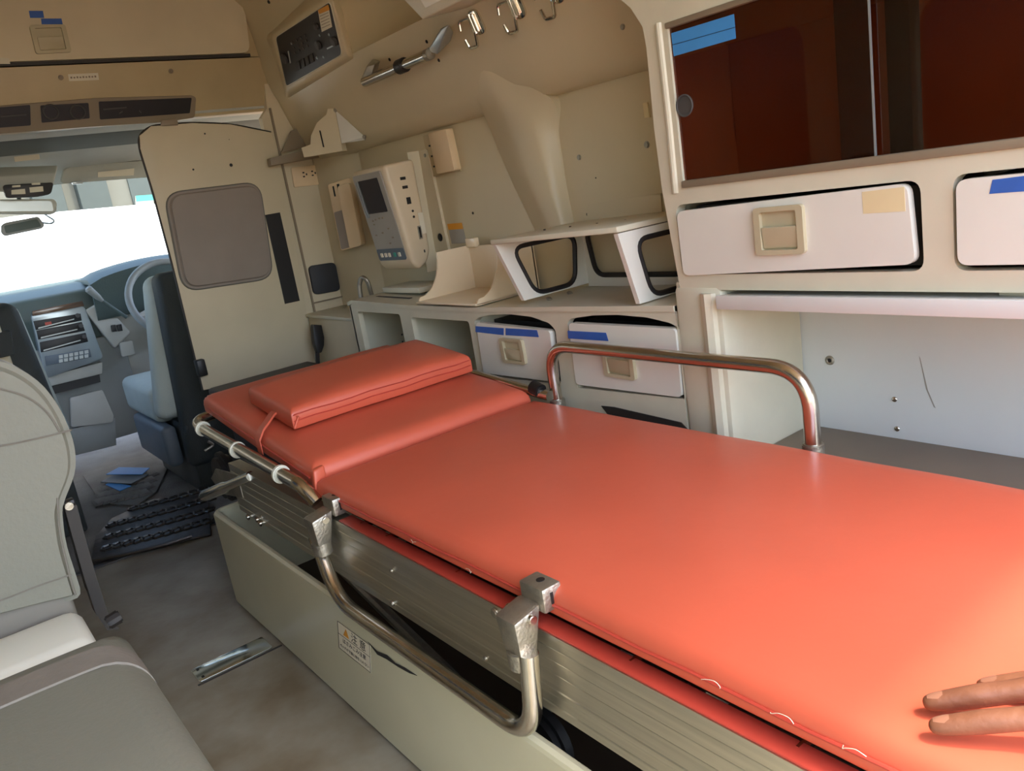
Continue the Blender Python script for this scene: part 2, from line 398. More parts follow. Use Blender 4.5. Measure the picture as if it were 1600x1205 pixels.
# ============================================================ MATTRESS, PILLOW, STRETCHER, PLATFORM
X0, X1 = .545, 1.12
YF = 1.475                     # fold line
def ztop(y): return .524+.075*(y-YF)/.655        # top surface of raised head section
mt_ = thing('stretcher_mattress', 'long orange-red vinyl mattress in two sections on the stretcher', 'mattress', (.83, 1.0, .455))
def soft(bm, amp, seed):
    from mathutils import noise
    for v in bm.verts:
        v.co.z += amp*noise.noise(v.co*6+Vector((seed, 0, 0)))
def pad(x0, x1, y0, y1, z0f, z1f, bev, nx=14, ny=40, crown=.006):
    """soft rectangular pad with rounded edge and slightly crowned top, heights as functions of y"""
    bm = NB(); rows = []
    prof = []
    for k in range(7):
        t = k/6*math.pi/2; prof.append((bev*(1-math.sin(t)), -bev*(1-math.cos(t)) if 0 else None))
    def edge(d, w):      # drop of top surface at distance d from the edge
        return bev-math.sqrt(max(0, bev*bev-(bev-min(d, bev))**2))
    us = [0, .002, .006, .012, .02, .035]; us = [u for u in us if u < bev*1.4]
    def axis(a, b, n):
        L = b-a; inner = [a+.04+(L-.08)*k/n for k in range(n+1)]
        return [a+u for u in us]+inner+[b-u for u in us[::-1]]
    xs, ysl = axis(x0, x1, nx), axis(y0, y1, ny)
    top = [[None]*len(xs) for _ in ysl]; bot = [[None]*len(xs) for _ in ysl]
    for j, y in enumerate(ysl):
        for i, x in enumerate(xs):
            d = min(x-x0, x1-x, y-y0, y1-y)
            cr = crown*(1-((2*(x-x0)/(x1-x0)-1)**4))*(1-((2*(y-y0)/(y1-y0)-1)**6))
            top[j][i] = bm.verts.new((x, y, z1f(y)-edge(d, 0)*1.0+cr-.004))
            bot[j][i] = bm.verts.new((x, y, z0f(y)+edge(d, 0)*.35))
    for g in (top, bot):
        for j in range(len(ysl)-1):
            for i in range(len(xs)-1): bm.faces.new((g[j][i], g[j][i+1], g[j+1][i+1], g[j+1][i]))
    nX, nY = len(xs), len(ysl)
    loopi = [(0, i) for i in range(nX)]+[(j, nX-1) for j in range(1, nY)]+[(nY-1, i) for i in range(nX-2, -1, -1)]+[(j, 0) for j in range(nY-2, 0, -1)]
    for k in range(len(loopi)):
        a, b_ = loopi[k], loopi[(k+1) % len(loopi)]
        bm.faces.new((top[a[0]][a[1]], top[b_[0]][b_[1]], bot[b_[0]][b_[1]], bot[a[0]][a[1]]))
    return bm
b = pad(X0, X1, .02, YF-.004, lambda y: .455, lambda y: .501, .022); soft(b, .0018, 1)
obj('main_section', b, 'red', mt_, angle=60)
b = pad(X0+.004, X1-.006, YF+.004, 2.13, lambda y: ztop(y)-.058, lambda y: ztop(y), .026, 12, 20, .008); soft(b, .003, 5)
obj('head_section', b, 'red', mt_, angle=60)
obj('seam_piping', tube([(X0-.001, .03+k*.07+.0, .475+.0012*math.sin(k*2.1)) for k in range(21)], .0022, 6), 'red_edge', mt_)
obj('seam_piping', tube([(X0+.003, YF+.02+k*.06, ztop(YF+.02+k*.06)-.032) for k in range(11)], .0022, 6), 'red_edge', mt_)
obj('corner_pleat', hexa([(X0-.004, YF-.012, .462), (X0+.03, YF-.005, .462), (X0+.03, YF+.012, .462), (X0-.002, YF+.012, .462)], [(X0+.004, YF-.006, .512), (X0+.03, YF-.002, .516), (X0+.03, YF+.01, .516), (X0+.004, YF+.008, .514)], .004), 'red', mt_)
for k, (yy, zz_) in enumerate([(1.08, .468), (.92, .466), (.78, .464), (.48, .478), (.40, .478), (.33, .478)]):
    pth = catmull([Vector((X0-.003, yy+.005*math.sin(t*1.3+k)+t*.005, zz_+.003*math.cos(t*1.6+k))) for t in range(5)])
    obj('loose_thread', tube(pth, .0004, 5), 'paper', mt_)
# pillow
HN = Vector((0, -.075, .655)).normalized()
def on_head(px, py, off): return atp(px, py, (0, YF, ztop(YF)+off), HN)
pt = [on_head(466, 655, .046), on_head(690, 562, .046), on_head(612, 545, .046), on_head(368, 613, .046)]
yf = (pt[0].y+pt[1].y)/2; yb = (pt[2].y+pt[3].y)/2; xl = .60; xr = 1.085
yf, yb = max(yf, YF+.14), min(yb, 2.125)
pl = thing('stretcher_pillow', 'flat orange-red vinyl pillow lying on the raised head section', 'pillow', ((xl+xr)/2, (yf+yb)/2, ztop(yf)))
b = pad(xl, xr, yf, yb, lambda y: ztop(y)+.006, lambda y: ztop(y)+.058, .014, 12, 12, .010); soft(b, .002, 9)
obj('pillow_body', b, 'red', pl, angle=60)
for h in (.026, .040):
    obj('seam_piping', tube([(xl+.004+k*(xr-xl-.008)/10, yf-.0005, ztop(yf)+h+.0015*math.sin(k*1.9)) for k in range(11)], .0016, 6), 'red_edge', pl)
obj('corner_tuck', tube([(xl+.002, yf+.0, ztop(yf)+.012), (xl+.014, yf-.004, ztop(yf)+.033), (xl+.008, yf+.03, ztop(yf)+.05)], .003, 6), 'red', pl)
sy = yf+.10
strap = [(xl+.012, sy, ztop(sy)+.030), (xl-.006, sy, ztop(sy)+.024), (xl-.026, sy-.006, ztop(sy)+.010), (X0+.012, sy-.012, ztop(sy)+.000), (X0-.002, sy-.014, ztop(sy)-.02), (X0-.003, sy-.016, ztop(sy)-.052)]
obj('strap', loft([[Vector(p)+Vector((0, -.014, 0)) for p in strap], [Vector(p)+Vector((0, .014, 0)) for p in strap]], (.002, 0, -.004)), 'red', pl)
# platform trough
pf = thing('stretcher_platform', 'cream enamelled open trough platform under the stretcher', 'platform', (.8, .9, 0))
ou = rnd([(.504, -.28, .012), (1.10, -.28, .012), (1.10, 2.165, .012), (.504, 2.165, .012)], .03)
inn = rnd([(.522, -.262, .012), (1.082, -.262, .012), (1.082, 2.147, .012), (.522, 2.147, .012)], .02)
b = plate(ou, [inn], (0, 0, .256))
obj('trough_wall', b, 'box_cream', pf, angle=30)
rim = rnd([(.513, -.27, .268), (1.091, -.27, .268), (1.091, 2.156, .268), (.513, 2.156, .268)], .028, 6)
obj('rim', tube(rim, .0095, 8, True), 'box_cream', pf)
obj('trough_floor', rbox(.52, 1.085, -.265, 2.149, .02, .035, 0), 'tray_brown', pf)
for yy in (-.2, .5, 1.2, 1.95):
    for xx in (.54, 1.06): obj('foot', cyl((xx, yy, 0), (xx, yy, .02), .02, 12), 'rubber', pf)
qs = Q(at(527.5, 970, X=.5035), at(578.5, 1007.8, X=.5035), at(530, 1012, X=.5035))
st = obj('caution_sticker', merge(qs.slab(0, 0, 1, 1, 0, .0005)), 'paper', pf); tag(st, 'white caution sticker with yellow warning triangle')
fr = merge(*[qs.slab(*r, .0005, .0008) for r in [(0, 0, 1, .015), (0, .985, 1, 1), (0, 0, .012, 1), (.988, 0, 1, 1), (0, .43, 1, .445)]])
obj('sticker_border', fr, 'ink', st)
obj('warning_triangle', slab([qs.p(.18, .36, .0006), qs.p(.36, .36, .0006), qs.p(.27, .08, .0006)], qs.n*.0004), 'orange', st)
obj('lettering', text_bm([('注 意', .42, .36, .28), ('!', .255, .33, .16), ('はさみこみ注意', .14, .66, .145), ('ベッドの下部に物を入れない', .04, .88, .098)], qs), 'ink', st, smooth=False)
chip = ats([(575, 1003), (590, 1018), (605, 1024), (618, 1036), (632, 1043), (652, 1056), (640, 1052), (622, 1042), (604, 1030), (590, 1023)], X=.5032)
obj('paint_chip', slab(chip, (-.0005, 0, 0)), 'ink', pf)

# stretcher
sc = thing('stretcher', 'aluminium ambulance stretcher frame with folding side rails', 'stretcher', (.83, 1.0, .3))
z0, z1 = .316, .441
prof = []
for k, (z, g) in enumerate([(z0, 0), (z0+.012, 0), (z0+.014, .001), (z0+.016, 0), (z0+.030, 0), (z0+.032, -.001), (z0+.04, -.001), (z0+.042, 0), (z0+.065, 0), (z0+.066, .0005), (z0+.068, 0), (z0+.085, 0), (z0+.086, .0005), (z0+.088, 0), (z0+.104, 0), (z0+.105, .0005), (z0+.107, 0), (z1, 0)]):
    prof.append((.53+g, z))
profL = prof+[(.560, z1), (.560, z1-.006), (.538, z1-.006), (.538, z0+.006), (.555, z0+.006), (.555, z0)]
obj('side_beam', extr(profL, 'Y', -.22, 1.975), 'alu', sc, angle=20)
obj('side_beam', extr([(1.665-x, z) for x, z in profL], 'Y', -.22, 1.975), 'alu', sc, angle=20)
obj('red_strip', rbox(.5315, .559, -.2, 1.352, z1, z1+.003, .0008), 'red_edge', sc)  # solid red painted in place of the mattress's reflection in the beam top
obj('under_panel', rbox(.60, 1.07, -.15, 1.45, .405, .412, 0), 'dark', sc)
for yy in (1.30, 1.205, .985, .80, .62, .40, .18, 0):
    obj('rung', cyl((.55, yy, .438), (1.12, yy, .438), .0065, 10), 'steel', sc)
for yy in (-.2, .6, 1.4, 1.93):
    obj('cross_member', rbox(.54, 1.125, yy-.015, yy+.015, .33, .37, .003), 'castmetal', sc)
for p, r in [((611, 892), .004), ((613, 943), .006), ((774, 958), .008), ((758, 1029), .004)]:
    screw(at(*p, X=.529), (-1, 0, 0), r, sc)
# lowered left side rail
def railpt(px, py, X): return at(px, py, X=X)
A1, A2, A3, A4 = at(492, 838, X=.507), at(525, 925, X=.496), at(835, 1148, X=.496), at(826, 1020, X=.503)
A3.z = A2.z = .292
obj('folded_side_rail', tube(bend([A1, A2, A3, A4], .075, 10), .0135, 14), 'steel', sc)
def clamp(px, py, flip):
    p = at(px, py, X=.52); P = []
    b1 = hexa([(p.x+.01, p.y-.030, p.z), (p.x+.042, p.y-.030, p.z), (p.x+.042, p.y+.018, p.z), (p.x+.01, p.y+.018, p.z)], [(p.x+.01, p.y-.030, p.z+.034), (p.x+.042, p.y-.030, p.z+.034), (p.x+.042, p.y+.018, p.z+.034), (p.x+.01, p.y+.018, p.z+.034)], .003, 2)
    o1 = obj('hinge_block', b1, 'castmetal', sc)
    b2 = hexa([(p.x-.030, p.y-.018, p.z-.050), (p.x-.002, p.y-.018, p.z-.050), (p.x-.002, p.y+.018, p.z-.050), (p.x-.030, p.y+.018, p.z-.050)], [(p.x-.034, p.y-.022, p.z+.004), (p.x+.012, p.y-.022, p.z+.014), (p.x+.012, p.y+.022, p.z+.014), (p.x-.034, p.y+.022, p.z+.004)], .005, 2)
    obj('clamp_jaw', b2, 'castmetal', o1)
    obj('clamp_collar', cyl((p.x-.017, p.y, p.z-.072), (p.x-.017, p.y, p.z-.045), .0185, 16, .002), 'castmetal', o1)
    obj('pivot_bolt', cyl((p.x-.008, p.y-.028, p.z+.000), (p.x-.008, p.y+.026, p.z+.000), .0065, 12, .001), 'steel', o1)
    obj('key_slot', rbox(p.x+.022, p.x+.026, p.y-.0312, p.y-.029, p.z+.010, p.z+.026, 0), 'black', o1)
    obj('hole', cyl((p.x+.028, p.y-.006, p.z+.033), (p.x+.028, p.y-.006, p.z+.0346), .006, 12), 'black', o1)
    return p
pA = clamp(820, 955, 1)
pB = clamp(506, 806, 1)
# raised right side rail
hp = [at(866, 640, X=1.15), at(856, 540, X=1.15), at(1262, 574, X=1.15), at(1270, 712, X=1.15)]
hp[1].z = hp[2].z = .622; hp[0].z = .46; hp[3].z = .46; hp[0].y = hp[1].y-.005; hp[3].y = hp[2].y+.0
obj('raised_side_rail', tube(bend(hp, .075, 10), .0138, 16), 'steel', sc)
for h in (hp[0], hp[3]):
    obj('rail_collar', cyl((h.x, h.y, .44), (h.x, h.y, .492), .0185, 16, .002), 'castmetal', sc)
    obj('hinge_block', rbox(1.125, 1.175, h.y-.025, h.y+.025, .395, .445, .004), 'castmetal', sc)
# head frame tubes
hA, hB = at(317, 670, X=.522), at(470, 758, X=.522)
hh = [(.72, hA.y+.05, hA.z+.03), (.522, hA.y+.055, hA.z+.012), tuple(hA), tuple(hB), (.535, hB.y-.03, hB.z-.035)]
obj('head_frame', tube(bend([(1.125, hA.y+.05, hA.z+.03)]+hh, .05, 8), .0145, 14), 'steel', sc)
for (px, py) in [(317, 670), (371, 703), (439, 741)]:
    p = at(px, py, X=.522); d = (hB-hA).normalized()
    obj('grip_ring', cyl(p-d*.007, p+d*.007, .0195, 16, .003), 'ivory', sc)
obj('head_rail', tube(bend([(1.128, 2.1, .56), (1.128, 1.52, .512), (1.128, 1.42, .505)], .05), .013, 12), 'steel', sc)
obj('rail_sleeve', cyl(at(693, 568, X=1.128), at(712, 577, X=1.128), .017, 14, .002), 'black', sc)
obj('rail_sleeve', cyl(at(832, 604, X=1.128), at(846, 612, X=1.128), .017, 14, .002), 'black', sc)
# pull handle and castors at the head end
h0, h1 = at(317, 776, X=.49), at(392, 744, X=.535)
obj('pull_handle', merge(tube([h0, h0+(h1-h0)*.06, h0+(h1-h0)*.5, h0+(h1-h0)*.55, h1], [.011, .0155, .0155, .012, .012], 14)), 'steel', sc)
obj('handle_tip', ball(h0-(h1-h0).normalized()*.010, .009), 'black', sc)
for xx in (.535, 1.10):
    cst = obj('castor_wheel', merge(cyl((xx, 2.11, .37), (xx+.035, 2.11, .37), .068, 24, .012)), 'rubber', sc)
    obj('wheel_hub', cyl((xx-.004, 2.11, .37), (xx+.039, 2.11, .37), .028, 16, .003), 'castmetal', cst)
    obj('castor_fork', extr([(2.17, .36), (2.10, .33), (1.92, .36), (1.92, .42), (2.10, .40)], 'X', xx-.006, xx-.001), 'castmetal', cst)
for p in [(388, 808), (402, 812), (407, 818)]:
    screw(at(*p, X=.527), (-1, 0, 0), .008, sc, 'steel')
obj('fold_leg', tube([(.58, 1.8, .33), (.60, 1.0, .12)], .012, 10), 'castmetal', sc)
obj('fold_leg', tube([(1.06, 1.8, .33), (1.04, 1.0, .12)], .012, 10), 'castmetal', sc)
obj('fold_axle', cyl((.58, 1.0, .12), (1.06, 1.0, .12), .012, 10), 'castmetal', sc)
for xx in (.62, 1.0):
    obj('castor_wheel', cyl((xx, .95, .105), (xx+.03, .95, .105), .065, 20, .01), 'rubber', sc)

# ============================================================ RIGHT-HAND WALL CABINET, SHELF, BENCH
wc = thing('wall_cabinet', 'cream wall cabinet with dark sliding glass above two drawers', 'cabinet', (1.32, .4, .745))
F = lambda *p: ats(p, X=XF)
def FP(x, y): return at(x, y, X=XF)
zb = .745
left = [FP(1063, 452), FP(1035, 300), FP(1022, 200), FP(1010, 75), FP(1004, 42), FP(985, 12), FP(940, -25)]
outer = left+[Vector((XF, 1.20, 1.70)), Vector((XF, -.3, 1.70)), Vector((XF, -.3, zb))]
outer[0].z = zb
Wt, Wb = FP(1040, 42), FP(1067, 283)
win = rnd([(XF, Wb.y, .948), (XF, Wb.y, Wt.z), (XF, -.16, Wt.z), (XF, -.16, .948)], .006)
d1 = ats([(1057, 322), (1428, 280), (1440, 420), (1067, 434)], X=XF)
d2 = ats([(1494, 272), (1494, 420)], X=XF)
d1h = rnd([(XF, d1[0].y+.003, .784-.01), (XF, d1[0].y+.003, .908), (XF, .593-.008, .910), (XF, .583, .776)], .02)
d2h = rnd([(XF, .540, .776), (XF, .540, .912), (XF, -.03, .912), (XF, -.03, .776)], .02)
b = plate(outer, [win, d1h, d2h], (.025, 0, 0))
side = loft([[Vector((XF+.012, p.y-.001, p.z)), Vector((XF+.12, p.y-.001, p.z)), Vector((1.44, p.y-.001, p.z))] for p in outer[:8]], (0, -.014, 0))
btm = rbox(XF+.004, XW, -.3, 1.07, zb, zb+.014, .003)
div = rbox(XF+.02, XW, -.3, 1.06, .925, .935, 0)
bk = rbox(XW-.03, XW-.02, -.3, 1.06, .93, 1.40, 0)
tp = rbox(XF+.02, XW-.03, -.3, 1.06, 1.28, 1.30, 0)
bd = obj('cabinet_body', merge(b, side, btm, div, bk, tp), 'cream', wc, angle=28)
pst = tube([(XF+.001, Wb.y+.020, .93), (XF+.001, Wb.y+.018, 1.05), (XF+.001, Wt.y+.016, Wt.z+.01)], [.007, .007, .007], 10)
obj('post_bead', pst, 'cream', wc)
obj('window_track', merge(rbox(XF-.006, XF+.02, -.16, Wb.y, .938, .951, .002), rbox(XF-.003, XF+.02, -.16, Wt.y, Wt.z-.004, Wt.z+.006, .002)), 'vent_frame', wc)
px_y = at(1353, 200, X=XF).y
g1 = obj('glass_pane', rbox(XF+.006, XF+.010, px_y-.01, Wb.y, .948, Wt.z, 0), 'tint_glass', wc, smooth=False)
g2 = obj('glass_pane', rbox(XF+.014, XF+.018, -.16, px_y+.05, .948, Wt.z, 0), 'tint_glass', wc, smooth=False)
obj('pane_edge', rbox(XF+.004, XF+.006, px_y-.012, px_y-.009, .95, Wt.z, 0), 'silver', g1)
obj('inner_post', rbox(XF+.03, XF+.06, px_y-.055, px_y-.02, .93, 1.29, 0), 'dark', wc)
fp_ = at(1070, 165, X=XF+.004)
obj('finger_pull', merge(cyl((XF+.003, fp_.y, fp_.z), (XF+.007, fp_.y, fp_.z), .018, 20), torus_ring((XF+.003, fp_.y, fp_.z), (1, 0, 0), .018, .002, 24, 6)), 'dark_grey', g1)
tp_ = ats([(1049, 52), (1147, 22), (1150, 60), (1053, 88)], X=XF+.0055)
obj('blue_tape', slab(tp_, (-.0006, 0, 0)), 'tape_blue', g1)
obj('tape_edge', slab(ats([(1050.5, 70), (1149, 42), (1149, 42.8), (1050.5, 70.8)], X=XF+.0045), (-.0003, 0, 0)), 'ink', g1)
# things one can make out behind the tinted panes (boxes of supplies)
# drawers
def drawer(pts, name, parent, thick=.016, out=.006, r=.016, mt='white', back=.0):
    b = slab(rnd([Vector(p)+Vector((-out, 0, 0)) for p in pts], r), (thick, 0, 0))
    return obj(name, b, mt, parent)
D1 = drawer(ats([(1060, 330), (1420, 286), (1433, 412), (1071, 430)], X=XF), 'drawer', wc)
handle(Q(*ats([(1180, 325), (1257, 318), (1186, 398)], X=XF-.006)), D1)
obj('sticker', slab(ats([(1347, 300), (1413, 292), (1415, 330), (1349, 334)], X=XF-.006), (-.0005, 0, 0)), 'paper_yellow', D1)
p = [Vector((XF, .533, .905)), Vector((XF, -.02, .905)), Vector((XF, -.02, .785)), Vector((XF, .533, .785))]
D2 = drawer(p, 'drawer', wc)
obj('blue_tape', slab(ats([(1551, 281), (1640, 270), (1640, 296), (1546, 303)], X=XF-.006), (-.0006, 0, 0)), 'tape_deep', D2)
handle(Q((XF-.006, .29, .90), (XF-.006, .20, .90), (XF-.006, .29, .80)), D2)
for y0_, y1_ in ((.58, 1.03), (-.02, .53)):
    obj('drawer_box', rbox(XF+.03, XW-.03, y0_+.01, y1_-.01, .78, .90, 0), 'dark', wc)
# post and nook side
pn = struct('trim_2', merge(rbox(XF-.004, XW, .957, 1.072, 0, .752, .012), tube([(XF+.0, .985, .02), (XF, .985, .74)], .018, 8)), 'cream', 'cream moulded post beside the bench nook')
sh = thing('shelf', 'white metal-edged shelf fixed under the cabinet above the bench', 'shelf', (1.31, .3, .71))
obj('shelf_board', rbox(1.185, XW, -.3, .955, .722, .736, .002), 'white', sh)
obj('shelf_lip', rbox(1.178, 1.186, -.3, .955, .713, .739, .0015), 'white_cool', sh)
sp = at(1470, 462, X=1.25)
obj('shelf_spacer', rbox(1.22, 1.25, .45, .49, .736, .746, .002), 'cream', sh)
bn = thing('bench_locker', 'low bench locker with brown vinyl top under the shelf', 'bench', (1.30, .3, 0))
obj('bench_top', rbox(1.182, XW, -.3, .957, .385, .402, .004), 'brown_top', bn)
obj('bench_base', rbox(1.19, XW, -.3, .955, 0, .386, .003), 'white_cool', bn)
gp = at(1297, 563, X=XW)
obj('grommet', torus_ring((XW-.001, gp.y, gp.z), (1, 0, 0), .007, .003, 18, 8), 'castmetal', wr)
obj('grommet_hole', cyl((XW-.002, gp.y, gp.z), (XW, gp.y, gp.z), .005, 12), 'black', wr)
for p in [(1398, 624), (1402, 670)]:
    q_ = at(*p, X=XW); obj('rivet', ball((XW-.001, q_.y, q_.z), .0055, .5, 1, 1), 'steel', wr)
obj('scuff_mark', slab(ats([(1436, 556), (1438, 560), (1450, 610), (1462, 638), (1459, 636), (1447, 608)], X=XW), (-.0004, 0, 0)), 'monitor_grey', wr)

# ============================================================ DRAWER COUNTER
ct = thing('drawer_counter', 'cream moulded counter with two flap drawers and two open cubbies', 'counter', (1.32, 1.8, 0))
outer = [Vector((XF, 1.075, 0)), Vector((XF, 1.075, .712)), Vector((XF, 1.42, .702)), Vector((XF, 1.80, .690)), Vector((XF, 2.15, .690)), Vector((XF, 2.50, .698)), Vector((XF, 2.53, .68)), Vector((XF, 2.53, 0))]
def CF(*p): return ats(p, X=XF)
h1 = rnd(CF((741, 502), (748, 496), (768, 492), (795, 491), (830, 495), (858, 505), (868, 516), (877, 600), (757, 588)), .008)
h2 = rnd(CF((886, 504), (892, 498), (925, 493), (965, 492), (1010, 496), (1048, 505), (1062, 514), (1072, 624), (902, 606)), .008)
c1 = rnd([(XF, 2.475, .66), (XF, 2.475, .47), (XF, 2.19, .47), (XF, 2.19, .66)], .012)
c2 = rnd([(XF, 2.125, .652), (XF, 2.125, .50), (XF, 1.815, .50), (XF, 1.815, .652)], .012)
b = plate(outer, [h1, h2, c1, c2], (.018, 0, 0))
tops = loft([[(XF-.004, y, z+.001), (XW-.008, y, z+.005)] for y, z in [(1.075, .712), (1.42, .702), (1.80, .690), (2.15, .690), (2.50, .698), (2.532, .69)]], (0, 0, -.012))
endp = rbox(XF, XW-.008, 2.515, 2.53, 0, .688, .003)
dv = merge(*[rbox(XF+.015, XW-.01, y-.008, y+.008, .3, .68, 0) for y in (2.155, 1.80)])
bkp = rbox(XW-.03, XW-.012, 1.1, 2.52, .3, .68, 0)
shf = rbox(XF+.01, XW-.01, 1.81, 2.51, .455, .468, 0)
obj('counter_body', merge(b, tops, endp, dv, bkp, shf), 'cream', ct, angle=28)
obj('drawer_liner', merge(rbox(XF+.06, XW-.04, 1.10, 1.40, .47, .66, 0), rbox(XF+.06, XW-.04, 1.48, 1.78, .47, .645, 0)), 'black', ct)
L1 = drawer(CF((746, 503), (862, 516), (870, 596), (758, 582)), 'drawer', ct, r=.012)
L2 = drawer(CF((891, 504), (1058, 513), (1068, 620), (903, 600)), 'drawer', ct, r=.012)
handle(Q(*ats([(783, 527), (818, 530), (790, 565)], X=XF-.006)), L1)
handle(Q(*ats([(942, 537), (990, 543), (949, 586)], X=XF-.006)), L2)
obj('blue_tape', slab(CF((746, 509), (790, 512), (790, 523), (746, 518)), (-.0066, 0, 0)), 'tape_deep', L1)
obj('blue_tape', slab(CF((793, 512), (842, 515), (845, 526), (793, 523)), (-.0066, 0, 0)), 'tape_deep', L1)
obj('blue_tape', slab(CF((890, 516), (950, 519), (954, 532), (891, 528)), (-.0066, 0, 0)), 'tape_deep', L2)
obj('kick_slot', slab(CF((940, 634), (960, 636), (1065, 660), (1076, 672), (960, 660)), (-.002, 0, 0)), 'dark', ct)
for p in [(628, 523), (629, 534), (761, 532), (768, 562)]:
    screw(at(*p, X=XF), (-1, 0, 0), .003, ct, 'ink')
screw(at(684, 495, X=XW-.03), (-1, 0, 0), .006, ct)
obj('top_slot', slab([(1.26, 2.44, .697), (1.272, 2.44, .697), (1.272, 2.22, .695), (1.26, 2.22, .695)], (0, 0, .002)), 'black', ct)
obj('top_slot', slab([(1.38, 2.16, .696), (1.40, 2.16, .696), (1.40, 1.98, .696), (1.38, 1.98, .696)], (0, 0, .002)), 'black', ct)
tb = at(567, 462, X=1.30)
hs = thing('drain_hose', 'grey bent hose arching up beside the counter end', 'hose', (1.3, 2.6, .62))
hz = [at(564, 466, X=1.29), at(561, 445, X=1.29), at(565, 432, X=1.30), at(574, 438, X=1.31), at(581, 462, X=1.32)]
obj('hose_tube', tube(bend(hz, .03, 6), .008, 10), 'castmetal', hs)
pd = thing('side_locker', 'low pale locker between counter end and bulkhead', 'locker', (1.35, 2.75, 0))
obj('locker_body', rbox(1.235, 1.40, 2.535, 2.995, 0, .615, .01), 'offwhite_panel', pd)
obj('locker_lid', rbox(1.225, 1.405, 2.532, 2.996, .615, .628, .004), 'cream', pd)
db = thing('padded_ledge', 'dark grey padded ledge below the partition panel', 'ledge', (1.0, 2.7, 0))
obj('ledge_pad', rbox(.79, 1.19, 2.25, 2.968, .415, .452, .012, 3), 'dark_grey', db)
obj('ledge_base', rbox(.84, 1.19, 2.30, 2.965, 0, .416, .004), 'dark', db)

# ============================================================ THINGS ON THE COUNTER AND SIDE WALL
es = thing('equipment_stand', 'white slanted instrument stand with black gasketed openings', 'stand', (1.3, 1.36, .70))
yl, yr = 1.555, 1.168
def sidepanel(y, name, xb, xt, w0):
    o4 = [Vector((xb, y, .714)), Vector((xt, y, .866)), Vector((1.425, y, .866)), Vector((1.425, y, .714))]
    hole = rnd([Vector((xb+.050-.01, y, .722)), Vector((xt+.060-.01, y, .846)), Vector((1.395, y, .846)), Vector((1.375, y, .722))], .035, 6)
    p = obj(name, plate(o4, [hole], (0, .012, 0)), 'white', es)
    g = tube([h+Vector((0, .003, 0)) for h in hole], .0065, 8, True)
    obj('gasket', g, 'gasket', p)
sidepanel(yl, 'side_panel', 1.20, 1.138, 0); sidepanel(yr, 'side_panel', 1.20, 1.160, 0)
o4 = [Vector((1.418, yr, .706)), Vector((1.418, yl, .706)), Vector((1.418, yl, .866)), Vector((1.418, yr, .866))]
hb = rnd([Vector((1.418, yr+.06, .735)), Vector((1.418, yl-.035, .735)), Vector((1.418, yl-.015, .852)), Vector((1.418, yr+.04, .852))], .03, 6)
bp_ = obj('back_panel', plate(o4, [hb], (.01, 0, 0)), 'white', es)
obj('gasket', tube(hb, .0065, 8, True), 'gasket', bp_)
obj('top_panel', hexa([(1.136, yl+.014, .862), (1.158, yr-.002, .868), (1.43, yr-.002, .868), (1.43, yl+.014, .862)], [(1.136, yl+.014, .874), (1.158, yr-.002, .880), (1.43, yr-.002, .880), (1.43, yl+.014, .874)], .002), 'cream', es)
for k in range(4): screw((1.25+.02*k, 1.50-.07*k, .877), (0, 0, 1), .003, es, 'tray_brown')
for p in [(1.27, yl-.01, .703), (1.34, yl-.01, .703)]: screw(p, (0, -.5, 1), .008, es)
# glove dispenser: open curved tray
tr = thing('dispenser_tray', 'glossy peach plastic dispenser tray with swept open front', 'tray', (1.3, 1.9, .69))
ya, yb_ = 2.06, 1.755
zc = .697
def swoop(y, thick):
    pts = [(1.195, zc), (1.20, zc+.012)]
    for k in range(9):
        t = k/8*math.pi/2; pts.append((1.205+.115*math.sin(t)*.72, zc+.135-.118*math.cos(t)))
    pts += [(1.33, zc+.136), (1.415, zc+.136), (1.415, zc)]
    return extr(pts, 'Y', y, y+thick)
obj('side_wing', swoop(ya-.006, .006), 'peach', tr)
obj('side_wing', swoop(yb_, .006), 'peach', tr)
obj('tray_back', rbox(1.405, 1.413, yb_, ya, zc, zc+.134, .002), 'peach', tr)
obj('tray_base', rbox(1.19, 1.413, yb_, ya, zc, zc+.006, .002), 'peach', tr)
obj('back_tab', rbox(1.395, 1.412, ya-.055, ya-.005, zc+.13, zc+.158, .003), 'peach', tr)
# monitor
mo = thing('patient_monitor', 'cream portable monitor with small dark screen on wall bracket', 'monitor', (1.33, 2.33, .78))
yn, yfar = 2.23, 2.445
zt, zl = 1.108, .80
def mxx(z): return 1.26+.045*(zt-z)/(zt-zl)
body = [(mxx(zt)+.004, zt), (1.375, zt+.008), (1.378, .83), (1.36, .795), (1.325, .775), (mxx(zl)-.004, zl)]
obj('monitor_body', extr(body, 'Y', yn, yfar, .012, 3), 'monitor_cream', mo)
mq = Q((mxx(1.10)-.0005, yfar-.006, 1.10), (mxx(1.10)-.0005, yn+.022, 1.10), (mxx(.805)-.0005, yfar-.006, .805), toward=(0, 2.3, 1))
fp = obj('front_panel', mq.slab(.02, .02, 1, .98, -.002, .003, .01), 'monitor_grey', mo)
obj('screen', mq.slab(.20, .08, .86, .44, .003, .0055, .003), 'screen', fp)
obj('screen_trim', merge(mq.slab(.14, .08, .17, .48, .003, .006), mq.slab(.08, .09, .10, .48, .003, .005)), 'silver', fp)
bp2 = obj('button_panel', mq.slab(.04, .84, .98, .97, .003, .005, .008), 'bluegrey', fp)
for u in (.20, .34, .47, .66, .82): obj('button', mq.slab(u-.04, .885, u+.03, .93, .005, .007, .002), 'paper' if u != .66 else 'teal', bp2) if False else obj('button', mq.slab(u-.04, .885, u+.03, .93, .003, .008, .002), 'paper' if u != .66 else 'teal', fp)
